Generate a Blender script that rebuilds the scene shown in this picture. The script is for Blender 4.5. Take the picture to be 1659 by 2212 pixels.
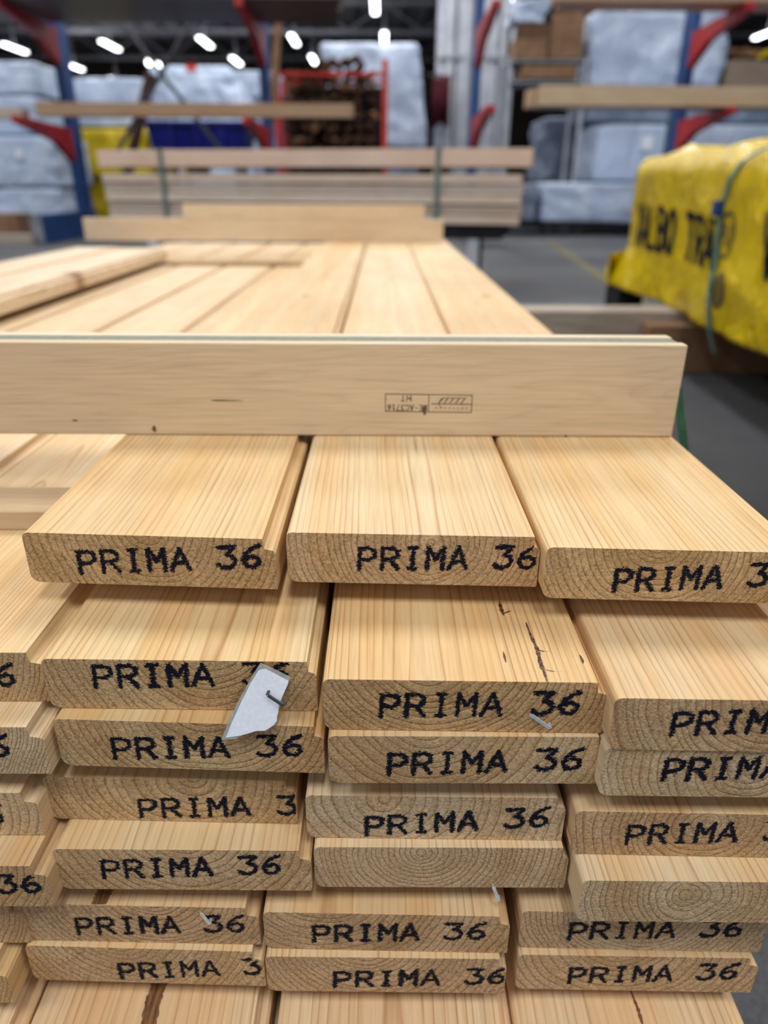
import bpy, bmesh, math, random
import numpy as np
from mathutils import Vector, Matrix, noise as mnoise

for o in list(bpy.data.objects):
    bpy.data.objects.remove(o)
scn = bpy.context.scene
COL = scn.collection
RND = random.Random(7)

# ------------------------------------------------------------------ camera
IW, IH = 1659.0, 2212.0
FPX, PITCH, YAW, ROLL = 1543.2, 0.4277, 0.0037, 0.0055
CAMZ = 0.60
CAMP = Vector((0, 0, CAMZ))
def _yaw(v):
    c, s = math.cos(YAW), math.sin(YAW)
    return Vector((v[0]*c + v[1]*s, -v[0]*s + v[1]*c, v[2]))
_R0 = Vector((1, 0, 0)); _U0 = Vector((0, math.sin(PITCH), math.cos(PITCH))); _F0 = Vector((0, math.cos(PITCH), -math.sin(PITCH)))
AX_R = _yaw(_R0*math.cos(ROLL) + _U0*math.sin(ROLL))
AX_U = _yaw(-_R0*math.sin(ROLL) + _U0*math.cos(ROLL))
AX_F = _yaw(_F0)
cam_data = bpy.data.cameras.new('camera')
cam = bpy.data.objects.new('camera', cam_data); COL.objects.link(cam)
cam.matrix_world = Matrix(((AX_R.x, AX_U.x, -AX_F.x, 0), (AX_R.y, AX_U.y, -AX_F.y, 0), (AX_R.z, AX_U.z, -AX_F.z, CAMZ), (0, 0, 0, 1)))
cam_data.sensor_fit = 'VERTICAL'; cam_data.sensor_height = 36.0; cam_data.sensor_width = 27.0
cam_data.lens = FPX/IH*36.0
cam_data.clip_start = 0.02; cam_data.clip_end = 300
cam_data.dof.use_dof = True; cam_data.dof.focus_distance = 0.39; cam_data.dof.aperture_fstop = 5.0
scn.camera = cam
def ray(px, py):
    return AX_R*((px-IW/2)/FPX) + AX_U*((IH/2-py)/FPX) + AX_F
def at(px, py, Y):                       # point of the place seen at a pixel, at world depth Y
    d = ray(px, py); return CAMP + d*(Y/d.y)
def onz(px, py, z):                      # ... on a horizontal plane
    d = ray(px, py); return CAMP + d*((z-CAMZ)/d.z)

# ------------------------------------------------------------------ light
world = bpy.data.worlds.new('hall_air'); scn.world = world; world.use_nodes = True
world.node_tree.nodes['Background'].inputs[0].default_value = (0.80, 0.88, 1.0, 1)
world.node_tree.nodes['Background'].inputs[1].default_value = 0.50
scn.view_settings.view_transform = 'Standard'; scn.view_settings.look = 'None'
scn.view_settings.exposure = 0.05; scn.view_settings.gamma = 1.0; scn.view_settings.use_curve_mapping = False
LAMP_Z = CAMZ + 5.0
LAMP_POWER = 92.0
LAMP_EMIT = 9.0

# ------------------------------------------------------------------ helpers
def tag(o, label=None, cat=None, group=None, kind=None):
    if label: o['label'] = label
    if cat: o['category'] = cat
    if group: o['group'] = group
    if kind: o['kind'] = kind
    return o
def empty(name, loc=(0, 0, 0)):
    o = bpy.data.objects.new(name, None); COL.objects.link(o); o.location = loc; o.empty_display_size = 0.05
    return o
def mesh_obj(name, verts, faces, mats, parent=None, loc=(0, 0, 0), mi=None, smooth=False):
    me = bpy.data.meshes.new(name); me.from_pydata([tuple(v) for v in verts], [], [tuple(f) for f in faces])
    for m in (mats if isinstance(mats, (list, tuple)) else [mats]): me.materials.append(m)
    if mi:
        for p, i in zip(me.polygons, mi): p.material_index = i
    if smooth:
        for p in me.polygons: p.use_smooth = True
    me.update()
    o = bpy.data.objects.new(name, me); COL.objects.link(o); o.location = loc
    if parent: o.parent = parent
    return o
def bm_obj(name, bm, mat, parent=None, loc=(0, 0, 0), smooth=False):
    me = bpy.data.meshes.new(name); bm.to_mesh(me); bm.free(); me.materials.append(mat)
    if smooth:
        for p in me.polygons: p.use_smooth = True
    o = bpy.data.objects.new(name, me); COL.objects.link(o); o.location = loc
    if parent: o.parent = parent
    return o
def add_box(bm, lo, hi, bevel=0.0):
    lo = Vector(lo); hi = Vector(hi); c = (lo+hi)/2; s = hi-lo
    r = bmesh.ops.create_cube(bm, size=1.0)
    for v in r['verts']: v.co = Vector((v.co.x*s.x, v.co.y*s.y, v.co.z*s.z)) + c
    if bevel:
        es = list({e for v in r['verts'] for e in v.link_edges})
        bmesh.ops.bevel(bm, geom=es, offset=bevel, segments=2, profile=0.6, affect='EDGES')
def box(name, lo, hi, mat, parent=None, bevel=0.0, loc=(0, 0, 0)):
    bm = bmesh.new(); add_box(bm, lo, hi, bevel); return bm_obj(name, bm, mat, parent, loc)
def add_tube(bm, a, b, r, n=10, r2=None):
    a = Vector(a); b = Vector(b); d = b-a; L = d.length
    q = Vector((0, 0, 1)).rotation_difference(d).to_matrix().to_4x4()
    bmesh.ops.create_cone(bm, cap_ends=True, segments=n, radius1=r, radius2=r if r2 is None else r2, depth=L,
                          matrix=Matrix.Translation((a+b)/2) @ q)
def tube(name, a, b, r, mat, parent=None, n=10, r2=None):
    bm = bmesh.new(); add_tube(bm, a, b, r, n, r2); return bm_obj(name, bm, mat, parent)

# ------------------------------------------------------------------ node helpers
class NT:
    def __init__(s, name):
        s.m = bpy.data.materials.new(name); s.m.use_nodes = True; s.t = s.m.node_tree
        s.b = s.t.nodes['Principled BSDF']
    def n(s, typ, **kw):
        x = s.t.nodes.new(typ)
        for k, v in kw.items(): setattr(x, k, v)
        return x
    def lk(s, a, b): s.t.links.new(a, b)
    def put(s, sock, v):
        if isinstance(v, (int, float)): sock.default_value = v
        elif isinstance(v, (tuple, list)): sock.default_value = v
        else: s.lk(v, sock)
    def math(s, op, a, b=0.0, c=0.0, clamp=False):
        x = s.n('ShaderNodeMath', operation=op, use_clamp=clamp)
        s.put(x.inputs[0], a); s.put(x.inputs[1], b); s.put(x.inputs[2], c); return x.outputs[0]
    def attr(s, name):
        x = s.n('ShaderNodeAttribute', attribute_type='OBJECT', attribute_name=name); return x
    def sep(s, v):
        x = s.n('ShaderNodeSeparateXYZ'); s.lk(v, x.inputs[0]); return x.outputs
    def comb(s, a, b, c):
        x = s.n('ShaderNodeCombineXYZ'); s.put(x.inputs[0], a); s.put(x.inputs[1], b); s.put(x.inputs[2], c); return x.outputs[0]
    def noise(s, vec, scale=1.0, detail=2.0, rough=0.5, dist=0.0):
        x = s.n('ShaderNodeTexNoise'); s.put(x.inputs['Vector'], vec)
        x.inputs['Scale'].default_value = scale; x.inputs['Detail'].default_value = detail
        x.inputs['Roughness'].default_value = rough; x.inputs['Distortion'].default_value = dist
        return x.outputs['Fac']
    def vmul(s, v, k):
        x = s.n('ShaderNodeVectorMath', operation='MULTIPLY'); s.lk(v, x.inputs[0]); x.inputs[1].default_value = k; return x.outputs[0]
    def vadd(s, v, k):
        x = s.n('ShaderNodeVectorMath', operation='ADD'); s.lk(v, x.inputs[0]); s.put(x.inputs[1], k); return x.outputs[0]
    def ramp(s, fac, stops):
        x = s.n('ShaderNodeValToRGB'); s.lk(fac, x.inputs[0]); e = x.color_ramp.elements
        while len(e) < len(stops): e.new(0.5)
        for q, (p, c) in zip(e, stops):
            q.position = p; q.color = (c, c, c, 1) if isinstance(c, (int, float)) else tuple(c)+(1,)
        return x.outputs[0]
    def mix(s, fac, a, b, mode='MIX'):
        x = s.n('ShaderNodeMix', data_type='RGBA', blend_type=mode)
        s.put(x.inputs[0], fac)
        s.put(x.inputs[6], a+(1,) if isinstance(a, tuple) and len(a) == 3 else a)
        s.put(x.inputs[7], b+(1,) if isinstance(b, tuple) and len(b) == 3 else b)
        return x.outputs[2]
    def bump(s, h, strength=0.3, dist=0.002):
        x = s.n('ShaderNodeBump'); x.inputs['Strength'].default_value = strength; x.inputs['Distance'].default_value = dist
        s.lk(h, x.inputs['Height']); s.lk(x.outputs[0], s.b.inputs['Normal'])
    def out(s, col=None, rough=0.6, spec=0.3, metal=0.0):
        if col is not None: s.put(s.b.inputs['Base Color'], col+(1,) if isinstance(col, tuple) and len(col) == 3 else col)
        s.put(s.b.inputs['Roughness'], rough); s.b.inputs['Specular IOR Level'].default_value = spec
        s.b.inputs['Metallic'].default_value = metal
        return s.m
def lin(r, g, b):
    f = lambda c: (c/255/12.92 if c <= 10 else ((c/255+0.055)/1.055)**2.4)
    return (f(r), f(g), f(b))

# ------------------------------------------------------------------ solid pine: growth rings round a pith running along local Y
def wood_material(name, end):
    w = NT(name)
    tc = w.n('ShaderNodeTexCoord').outputs['Object']
    pith = w.sep(w.attr('pith').outputs['Vector'])          # pith x, pith z, ring spacing
    gr = w.sep(w.attr('grain').outputs['Vector'])           # tilt x, tilt z, seed
    kn = w.sep(w.attr('knot').outputs['Vector'])            # knot x, y, radius
    tint = w.attr('tint').outputs['Color']
    ct = w.attr('contrast').outputs['Fac']
    x, y, z = w.sep(tc)
    off = w.comb(w.math('MULTIPLY', gr[2], 3.1), gr[2], w.math('MULTIPLY', gr[2], 1.7))
    lowv = w.vadd(w.vmul(tc, (16, 2.2, 16)), off)
    n1 = w.math('SUBTRACT', w.noise(lowv, 1.0, 2.0), 0.5)
    n2 = w.math('SUBTRACT', w.noise(w.vadd(lowv, (9.2, 4.1, 7.7)), 1.0, 2.0), 0.5)
    # knot pushes the grain aside
    kd = w.math('SQRT', w.math('ADD', w.math('POWER', w.math('SUBTRACT', x, kn[0]), 2.0),
                w.math('POWER', w.math('MULTIPLY', w.math('SUBTRACT', y, kn[1]), 0.75), 2.0)))
    kk = w.math('DIVIDE', kd, w.math('MAXIMUM', kn[2], 1e-4))
    push = w.math('MULTIPLY', w.math('EXPONENT', w.math('MULTIPLY', kk, -0.55)), w.math('MULTIPLY', kn[2], 0.9))
    X = w.math('ADD', w.math('ADD', w.math('SUBTRACT', x, pith[0]), w.math('MULTIPLY', y, gr[0])), w.math('MULTIPLY', n1, 0.016))
    Z = w.math('ADD', w.math('ADD', w.math('SUBTRACT', z, pith[1]), w.math('MULTIPLY', y, gr[1])), w.math('MULTIPLY', n2, 0.016))
    r = w.math('SQRT', w.math('ADD', w.math('MULTIPLY', X, X), w.math('MULTIPLY', Z, Z)))
    r = w.math('ADD', r, push)
    rs = w.math('DIVIDE', r, w.math('MAXIMUM', pith[2], 4e-4))
    wid = w.noise(w.comb(w.math('ADD', w.math('MULTIPLY', rs, 0.35), gr[2]), gr[2], 0.0), 1.0, 2.0)
    rs = w.math('ADD', rs, w.math('MULTIPLY', wid, 2.2))
    fr = w.math('FRACT', rs)
    line = w.ramp(fr, [(0.0, 0.15), (0.08, 0.0), (0.55, 0.04), (0.80, 0.32), (0.93, 1.0), (1.0, 0.15)])
    band = w.noise(w.comb(w.math('ADD', w.math('MULTIPLY', rs, 0.16), w.math('MULTIPLY', gr[2], 7.0)), w.math('MULTIPLY', y, 0.8), 0.0), 1.0, 1.0)
    band = w.ramp(band, [(0.40, 0.0), (0.62, 1.0)])
    fib = w.noise(w.vmul(tc, (420, 14, 420) if not end else (520, 520, 520)), 1.0, 3.0, 0.6)
    dark = w.mix(1.0, tint, (0.60, 0.42, 0.27) if not end else (0.42, 0.30, 0.20), 'MULTIPLY')
    heart = w.mix(1.0, tint, (0.97, 0.80, 0.60) if not end else (0.86, 0.75, 0.60), 'MULTIPLY')
    c = w.mix(w.math('MULTIPLY', band, w.math('MULTIPLY', ct, 0.72)), tint, heart)
    lamt = w.math('MULTIPLY', line, w.math('MULTIPLY', ct, 0.95 if not end else 0.85))
    brk = w.ramp(w.noise(w.vadd(w.vmul(tc, (60, 5, 60)), off), 1.0, 2.0), [(0.32, 0.22 if not end else 0.5), (0.66, 1.0)])
    c = w.mix(w.math('MULTIPLY', lamt, brk), c, dark)
    fl = w.ramp(fib, [(0.25, 0.80 if not end else 0.52), (0.5, 0.97), (0.75, 1.06 if not end else 1.22)])
    c = w.mix(1.0, c, fl, 'MULTIPLY')
    # large soft discolouration
    blot = w.ramp(w.noise(w.vadd(w.vmul(tc, (9, 3.5, 9)), off), 1.0, 3.0), [(0.3, (0.90, 0.86, 0.82)), (0.6, (1, 1, 1))])
    c = w.mix(1.0, c, blot, 'MULTIPLY')
    km = w.ramp(kk, [(0.55, 1.0), (1.0, 0.0)])
    km = w.math('MULTIPLY', km, w.math('GREATER_THAN', kn[2], 1e-3))
    kc = w.mix(w.noise(w.vmul(tc, (300, 300, 300)), 1.0, 2.0), (0.16, 0.06, 0.025), (0.42, 0.2, 0.09))
    c = w.mix(w.math('MULTIPLY', km, 0.85), c, kc)
    if end:
        c = w.mix(1.0, c, (0.90, 0.82, 0.77), 'MULTIPLY')
        sm = w.ramp(w.noise(w.vadd(w.vmul(tc, (38, 38, 38)), off), 1.0, 2.0), [(0.40, 0.0), (0.58, 1.0)])
        fz = w.noise(w.vmul(tc, (900, 900, 900)), 1.0, 3.0, 0.7)
        c = w.mix(1.0, c, w.ramp(fz, [(0.30, 0.66), (0.5, 0.97), (0.72, 1.24)]), 'MULTIPLY')
        h = w.math('ADD', w.math('MULTIPLY', fz, w.math('ADD', w.math('MULTIPLY', sm, 1.2), 0.35)), w.math('MULTIPLY', line, -0.45))
        w.bump(h, 0.85, 0.0011)
        return w.out(c, 0.85, 0.15)
    w.bump(w.math('ADD', w.math('MULTIPLY', fib, 0.6), w.math('MULTIPLY', line, -0.5)), 0.25, 0.0006)
    return w.out(c, 0.46, 0.42)
M = {}
M['wood'] = wood_material('pine_face', False)
M['wood_end'] = wood_material('pine_end_grain', True)
def grain(o, tint, W=0.145, T=0.032, pith=None, spacing=None, contrast=1.0, knot=None, tilt=None, rnd=RND):
    p = pith or (rnd.uniform(0.3, 0.7)*W, rnd.uniform(-0.2, 0.75)*T)
    o['pith'] = (p[0], p[1], spacing or rnd.uniform(0.0023, 0.0042))
    t = tilt or (rnd.uniform(-0.012, 0.012), rnd.uniform(-0.012, 0.012))
    o['grain'] = (t[0], t[1], rnd.uniform(0, 40))
    o['tint'] = tuple(tint); o['contrast'] = float(contrast)
    o['knot'] = tuple(knot) if knot else (0.0, 0.0, 0.0)

def noisy(name, c1, c2, scale=8.0, detail=4.0, rough=0.6, spec=0.3, metal=0.0, bump=0.0, bdist=0.01, lo=0.35, hi=0.65, stretch=(1, 1, 1), dist=0.0):
    w = NT(name); tc = w.n('ShaderNodeTexCoord').outputs['Object']
    f = w.noise(w.vmul(tc, stretch), scale, detail, 0.55, dist)
    c = w.ramp(f, [(lo, c1), (hi, c2)])
    if bump: w.bump(f, bump, bdist)
    return w.out(c, rough, spec, metal)
M['ink'] = noisy('black_print_ink', lin(12, 14, 26), lin(30, 31, 44), 700, rough=0.7, spec=0.1)
M['stamp'] = noisy('grey_stamp_ink', lin(60, 56, 44), lin(110, 98, 74), 900, rough=0.8, spec=0.1)
M['steel'] = noisy('bright_staple_steel', (0.62, 0.65, 0.7), (0.8, 0.83, 0.88), 300, rough=0.35, metal=0.4)
M['bark'] = noisy('dark_bark_pocket', lin(38, 22, 16), lin(120, 84, 62), 350, rough=0.35, spec=0.6, bump=0.8, bdist=0.001)
M['streak'] = noisy('brown_heart_streak', lin(88, 58, 36), lin(150, 108, 70), 60, rough=0.6, stretch=(8, 1, 8))
M['paper'] = noisy('white_label_paper', lin(226, 232, 246), lin(238, 243, 252), 500, rough=0.5, spec=0.35)
M['backing'] = noisy('grey_label_backing', lin(150, 150, 146), lin(176, 176, 172), 300, rough=0.3, spec=0.5)
M['strip'] = noisy('grey_green_strip', lin(120, 128, 112), lin(138, 144, 128), 200, rough=0.7, stretch=(1, 1, 1))
M['floor'] = None
M['greenstrap'] = noisy('green_strapping', lin(38, 84, 62), lin(56, 104, 78), 60, rough=0.35, spec=0.5)
M['tealstrap'] = noisy('teal_strapping', lin(64, 112, 104), lin(96, 140, 128), 40, rough=0.35, spec=0.5)
M['greystrap'] = noisy('grey_green_strapping', lin(84, 100, 98), lin(104, 120, 116), 40, rough=0.4, spec=0.4)
M['blue'] = noisy('blue_rack_paint', lin(14, 56, 112), lin(22, 72, 134), 6, rough=0.45, spec=0.4)
M['red'] = noisy('red_rack_paint', lin(160, 20, 26), lin(186, 30, 34), 6, rough=0.4, spec=0.4)
M['orange'] = noisy('orange_red_cage_paint', lin(168, 52, 34), lin(196, 72, 48), 8, rough=0.5)
M['grey_metal'] = noisy('galvanised_metal', lin(120, 124, 132), lin(150, 154, 162), 9, rough=0.5, metal=0.3)
M['roof_steel'] = noisy('roof_steel', lin(120, 120, 126), lin(150, 150, 156), 5, rough=0.7)
M['dark_metal'] = noisy('dark_steel', lin(62, 62, 68), lin(84, 84, 90), 5, rough=0.7)
M['pipe'] = noisy('light_grey_painted_steel', lin(168, 172, 184), lin(190, 194, 204), 5, rough=0.5)
M['maroon'] = noisy('maroon_cloth', lin(62, 14, 28), lin(88, 22, 38), 9, rough=0.8)
M['navy'] = noisy('navy_plastic', lin(6, 12, 92), lin(10, 20, 116), 6, rough=0.45)
M['card'] = noisy('brown_cardboard', lin(126, 96, 74), lin(150, 116, 90), 7, rough=0.85)
M['bark_dark'] = noisy('bark_brown', lin(40, 26, 20), lin(92, 62, 42), 9, rough=0.9, bump=0.5)
M['bark_light'] = noisy('split_wood_brown', lin(104, 74, 54), lin(150, 112, 82), 9, rough=0.9)
M['post_brown'] = noisy('dark_brown_timber', lin(70, 48, 42), lin(92, 66, 56), 7, rough=0.8, stretch=(4, 4, 0.6))
M['black'] = noisy('black_rubber', lin(16, 17, 22), lin(30, 31, 38), 20, rough=0.7)
M['orange_print'] = noisy('red_print', lin(196, 52, 40), lin(210, 64, 50), 20)
M['grey_timber'] = noisy('pale_grey_timber', lin(150, 140, 132), lin(178, 166, 156), 12, rough=0.7, stretch=(0.5, 6, 6))  # streaky grey timber colour
M['sticker_timber'] = noisy('weathered_lath', lin(176, 150, 118), lin(206, 180, 146), 14, rough=0.7, stretch=(0.6, 6, 6))
def plastic(name, c1, c2, rough=0.28, scale=3.0, bump=0.5):
    w = NT(name); tc = w.n('ShaderNodeTexCoord').outputs['Object']
    f = w.noise(tc, scale, 5.0, 0.6, 1.6)
    g = w.noise(w.vmul(tc, (1, 1, 0.4)), scale*3.2, 3.0, 0.5, 2.5)
    rg = w.math('ABSOLUTE', w.math('SUBTRACT', g, 0.5))
    w.bump(w.math('ADD', f, w.math('MULTIPLY', rg, -1.8)), bump, 0.08)
    return w.out(w.ramp(f, [(0.35, c1), (0.65, c2)]), rough, 0.5)
M['wrap'] = plastic('white_lumber_wrap', lin(182, 200, 230), lin(206, 220, 244), 0.25, 1.3, 0.45)
M['wrap_clear'] = plastic('grey_clear_wrap', lin(104, 116, 138), lin(140, 154, 178), 0.22, 1.4)
M['yellow'] = plastic('yellow_lumber_wrap', lin(206, 176, 4), lin(232, 202, 10), 0.2, 3.0, 0.4)
def floor_mat():
    w = NT('grey_concrete'); tc = w.n('ShaderNodeTexCoord').outputs['Object']
    a = w.noise(tc, 1.3, 5.0, 0.6); b = w.noise(tc, 160.0, 4.0, 0.7)
    c = w.ramp(a, [(0.3, lin(60, 62, 68)), (0.7, lin(80, 82, 88))])
    c = w.mix(1.0, c, w.ramp(b, [(0.32, 0.62), (0.5, 1.0), (0.72, 1.25)]), 'MULTIPLY')
    w.bump(b, 0.35, 0.002)
    return w.out(c, 0.55, 0.35)
M['floor'] = floor_mat()
M['yellow_paint'] = noisy('yellow_floor_paint', lin(86, 84, 70), lin(116, 110, 74), 30, rough=0.7)
M['wall'] = noisy('dim_hall_wall', lin(80, 74, 70), lin(112, 102, 90), 0.35, rough=0.9)
M['ceiling'] = noisy('corrugated_roof', lin(176, 176, 182), lin(206, 206, 212), 0.8, rough=0.8, stretch=(6, 0.3, 1))
def emis(name, col, s):
    w = NT(name); w.b.inputs['Emission Color'].default_value = col+(1,); w.b.inputs['Emission Strength'].default_value = s
    return w.out((0.9, 0.9, 0.9), 0.4)
M['lamp'] = emis('lamp_tube_light', (0.93, 0.98, 1.0), LAMP_EMIT)

# ------------------------------------------------------------------ print: stroke letters rasterised like ink-jet marking
GL = {
 'P': [[(.1, 0), (.1, 1)], [(.1, 1), (.6, 1), (.88, .87), (.88, .6), (.6, .45), (.1, .45)]],
 'R': [[(.1, 0), (.1, 1)], [(.1, 1), (.6, 1), (.88, .87), (.88, .62), (.6, .47), (.1, .47)], [(.5, .47), (.92, 0)]],
 'I': [[(.5, 0), (.5, 1)], [(.32, 1), (.68, 1)], [(.32, 0), (.68, 0)]],
 'M': [[(.1, 0), (.1, 1), (.5, .45), (.9, 1), (.9, 0)]],
 'A': [[(.05, 0), (.5, 1), (.95, 0)], [(.24, .33), (.76, .33)]],
 '3': [[(.08, 1), (.86, 1), (.5, .62), (.78, .54), (.92, .33), (.8, .1), (.5, 0), (.2, .03), (.05, .16)]],
 '6': [[(.92, 1), (.55, .88), (.25, .65), (.1, .32), (.3, .04), (.62, 0), (.88, .16), (.86, .40), (.6, .53), (.2, .42)]],
 'S': [[(.9, .85), (.6, 1), (.3, 1), (.1, .8), (.3, .55), (.7, .45), (.9, .2), (.7, 0), (.3, 0), (.1, .15)]],
 'E': [[(.9, 1), (.1, 1), (.1, 0), (.9, 0)], [(.1, .5), (.75, .5)]],
 'C': [[(.9, .85), (.6, 1), (.3, .95), (.1, .6), (.1, .35), (.3, .03), (.65, 0), (.9, .15)]],
 '7': [[(.1, 1), (.9, 1), (.4, 0)]], '1': [[(.25, .8), (.55, 1), (.55, 0)], [(.25, 0), (.85, 0)]],
 'H': [[(.1, 0), (.1, 1)], [(.9, 0), (.9, 1)], [(.1, .5), (.9, .5)]], 'T': [[(.5, 0), (.5, 1)], [(.05, 1), (.95, 1)]],
 '-': [[(.2, .5), (.8, .5)]], 'V': [[(.05, 1), (.5, 0), (.95, 1)]], 'L': [[(.12, 1), (.12, 0), (.9, 0)]],
 'B': [[(.1, 0), (.1, 1), (.6, 1), (.82, .88), (.82, .65), (.6, .53), (.1, .53)], [(.6, .53), (.9, .42), (.9, .12), (.62, 0), (.1, 0)]],
 'O': [[(.5, 1), (.2, .92), (.06, .6), (.06, .4), (.2, .08), (.5, 0), (.8, .08), (.94, .4), (.94, .6), (.8, .92), (.5, 1)]],
 'J': [[(.85, 1), (.85, .25), (.6, 0), (.3, 0), (.1, .2)]],
}
GL['Ä'] = [[(.05, 0), (.5, .82), (.95, 0)], [(.24, .28), (.76, .28)], [(.28, 1.0), (.30, 1.0)], [(.70, 1.0), (.72, 1.0)]]
def text_cells(text, adv, height, cw, th, cell, rs, rough=0.3, drop=0.06):
    """ink cells (u0,u1,v) row runs of a line of print; adv advance, cw glyph width, all metres"""
    segs = []
    for i, ch in enumerate(text):
        for st in GL.get(ch, []):
            for (a, b) in zip(st[:-1], st[1:]):
                segs.append((i*adv+a[0]*cw, a[1]*height, i*adv+b[0]*cw, b[1]*height))
    nu = int((adv*len(text)+2*th)/cell)+1; nv = int((height+2*th)/cell)+1
    U, V = np.meshgrid(-th+cell*(np.arange(nu)+.5), -th+cell*(np.arange(nv)+.5))
    D = np.full(U.shape, 9.0)
    for x0, y0, x1, y1 in segs:
        dx, dy = x1-x0, y1-y0; L2 = dx*dx+dy*dy+1e-12
        t = np.clip(((U-x0)*dx+(V-y0)*dy)/L2, 0, 1)
        D = np.minimum(D, np.hypot(U-x0-t*dx, V-y0-t*dy))
    N = rs.rand(*U.shape); N = (N+np.roll(N, 1, 1)+np.roll(N, 2, 1)+np.roll(N, -1, 1))/4
    weight = 0.85+0.3*np.interp(np.arange(nu), np.linspace(0, nu, 9), rs.rand(9))[None, :]
    ink = D < th*0.5*weight*(1+rough*(N-0.5)*4)
    ink &= ~((N > 1-drop*2.6) & (D > th*0.18))
    runs = []
    for j in range(nv):
        k = 0
        while k < nu:
            if ink[j, k]:
                s = k
                while k < nu and ink[j, k]: k += 1
                runs.append((-th+cell*s, -th+cell*k, -th+cell*j, -th+cell*(j+1)))
            k += 1
    return runs
def decal(name, runs, fn, mat, parent=None, split=None, loc=(0, 0, 0)):
    vs, fs = [], []
    for (u0, u1, v0, v1) in runs:
        n = 1 if not split else max(1, int(math.ceil((u1-u0)/split)))
        for i in range(n):
            a = u0+(u1-u0)*i/n; b = u0+(u1-u0)*(i+1)/n
            q = [fn(a, v0), fn(b, v0), fn(b, v1), fn(a, v1)]
            if any(p is None for p in q): continue
            k = len(vs); vs += q; fs.append((k, k+1, k+2, k+3))
    return mesh_obj(name, vs, fs, mat, parent, loc)

# ------------------------------------------------------------------ room shell
def struct(o): o['kind'] = 'structure'; return o
struct(box('floor', (-26, -8, -0.2), (26, 62, 0.0), M['floor']))
struct(box('wall_back', (-26, 58, 0), (26, 58.3, 9.5), M['wall']))
struct(box('wall_left', (-26.3, 9, 0), (-26, 58.3, 9.5), M['wall']))
struct(box('wall_right', (26, 9, 0), (26.3, 58.3, 9.5), M['wall']))
ceil = struct(box('ceiling', (-26, -8, 8.6), (26, 58.3, 8.8), M['ceiling']))
for k in range(44):                               # roof ribs
    xx = -25.5+k*1.2
    box('roof_rib', (xx, -8, 8.45), (xx+0.16, 58, 8.6), M['roof_steel'], ceil)
n_tr = 0
for yy in (16.0, 24.0, 32.0, 40.0, 48.0):         # lattice girders
    g = empty('roof_truss', (0, yy, 7.2)); n_tr += 1
    for z0, z1 in ((-0.09, 0.09), (1.07, 1.25)):
        bm = bmesh.new(); add_box(bm, (-25, -0.09, z0), (25, 0.09, z1)); bm_obj('chord', bm, M['roof_steel'], g)
    for k in range(28):
        xa = -24.4+k*1.75; up = k % 2
        bm = bmesh.new(); add_tube(bm, (xa, 0, 0.05 if up else 1.1), (xa+1.75, 0, 1.1 if up else 0.05), 0.05, 6)
        bm_obj('web_member', bm, M['roof_steel'], g)
    tag(g, 'dark steel lattice truss spanning under the hall roof', 'roof truss', 'lattice trusses under the hall roof')
# yellow line on the floor
a = onz(1195, 528, 0.0); b = onz(1300, 600, 0.0); d = (b-a).normalized(); nrm = Vector((d.y, -d.x, 0))*0.05
mesh_obj_line = mesh_obj('floor_marking', [a-nrm-d*0.6, a+nrm-d*0.6, b+nrm+d*2, b-nrm+d*2], [(0, 1, 2, 3)], M['yellow_paint'], loc=(0, 0, 0.002))
tag(mesh_obj_line, 'faded yellow line painted on the grey hall floor', 'floor marking')

# ------------------------------------------------------------------ ceiling lamps (these light the hall)
lamp_mesh = {}
def lamp_part(kind):
    if kind not in lamp_mesh:
        bm = bmesh.new()
        if kind == 'housing': add_box(bm, (-0.11, -1.0, 0.0), (0.11, 1.0, 0.10), 0.02); m = M['pipe']
        elif kind == 'diffuser': add_box(bm, (-0.09, -0.98, -0.05), (0.09, 0.98, 0.0), 0.015); m = M['lamp']
        else: add_tube(bm, (0, 0, 0.10), (0, 0, 1.55), 0.012, 6); m = M['dark_metal']
        me = bpy.data.meshes.new(kind); bm.to_mesh(me); bm.free(); me.materials.append(m); lamp_mesh[kind] = me
    return lamp_mesh[kind]
def ceiling_lamp(x, y, lit, up=False):
    r = empty('ceiling_lamp', (x, y, LAMP_Z))
    for k in ('housing', 'diffuser', 'hanger'):
        o = bpy.data.objects.new(k, lamp_part(k)); COL.objects.link(o); o.parent = r
    if lit:
        l = bpy.data.lights.new('lamp_glow', 'AREA'); l.shape = 'RECTANGLE'; l.size = 0.5; l.size_y = 2.0
        l.energy = LAMP_POWER; l.color = (1.0, 0.975, 0.93)
        lo = bpy.data.objects.new('lamp_glow', l); COL.objects.link(lo); lo.parent = r; lo.location = (0, 0, -0.07)
    if up:  # added upward fill that brightens the roof, standing in for floor bounce
        l = bpy.data.lights.new('roof_fill', 'AREA'); l.shape = 'RECTANGLE'; l.size = 0.3; l.size_y = 2.0; l.energy = 70.0; l.color = (0.95, 0.97, 1.0)
        lo = bpy.data.objects.new('roof_fill', l); COL.objects.link(lo); lo.parent = r; lo.location = (0, 0, 0.14); lo.rotation_euler = (math.pi, 0, 0)
    tag(r, 'long glowing tube lamp hanging under the dark hall roof', 'ceiling lamp', 'tube lamps under the hall roof')
H5 = 5.0
for yi, yk in enumerate((-0.35, 0.7, 1.75, 2.8, 3.85)):
    for xk in (-1.3, -0.62, 0.06, 0.75): ceiling_lamp(xk*H5, yk*H5, True)
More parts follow.
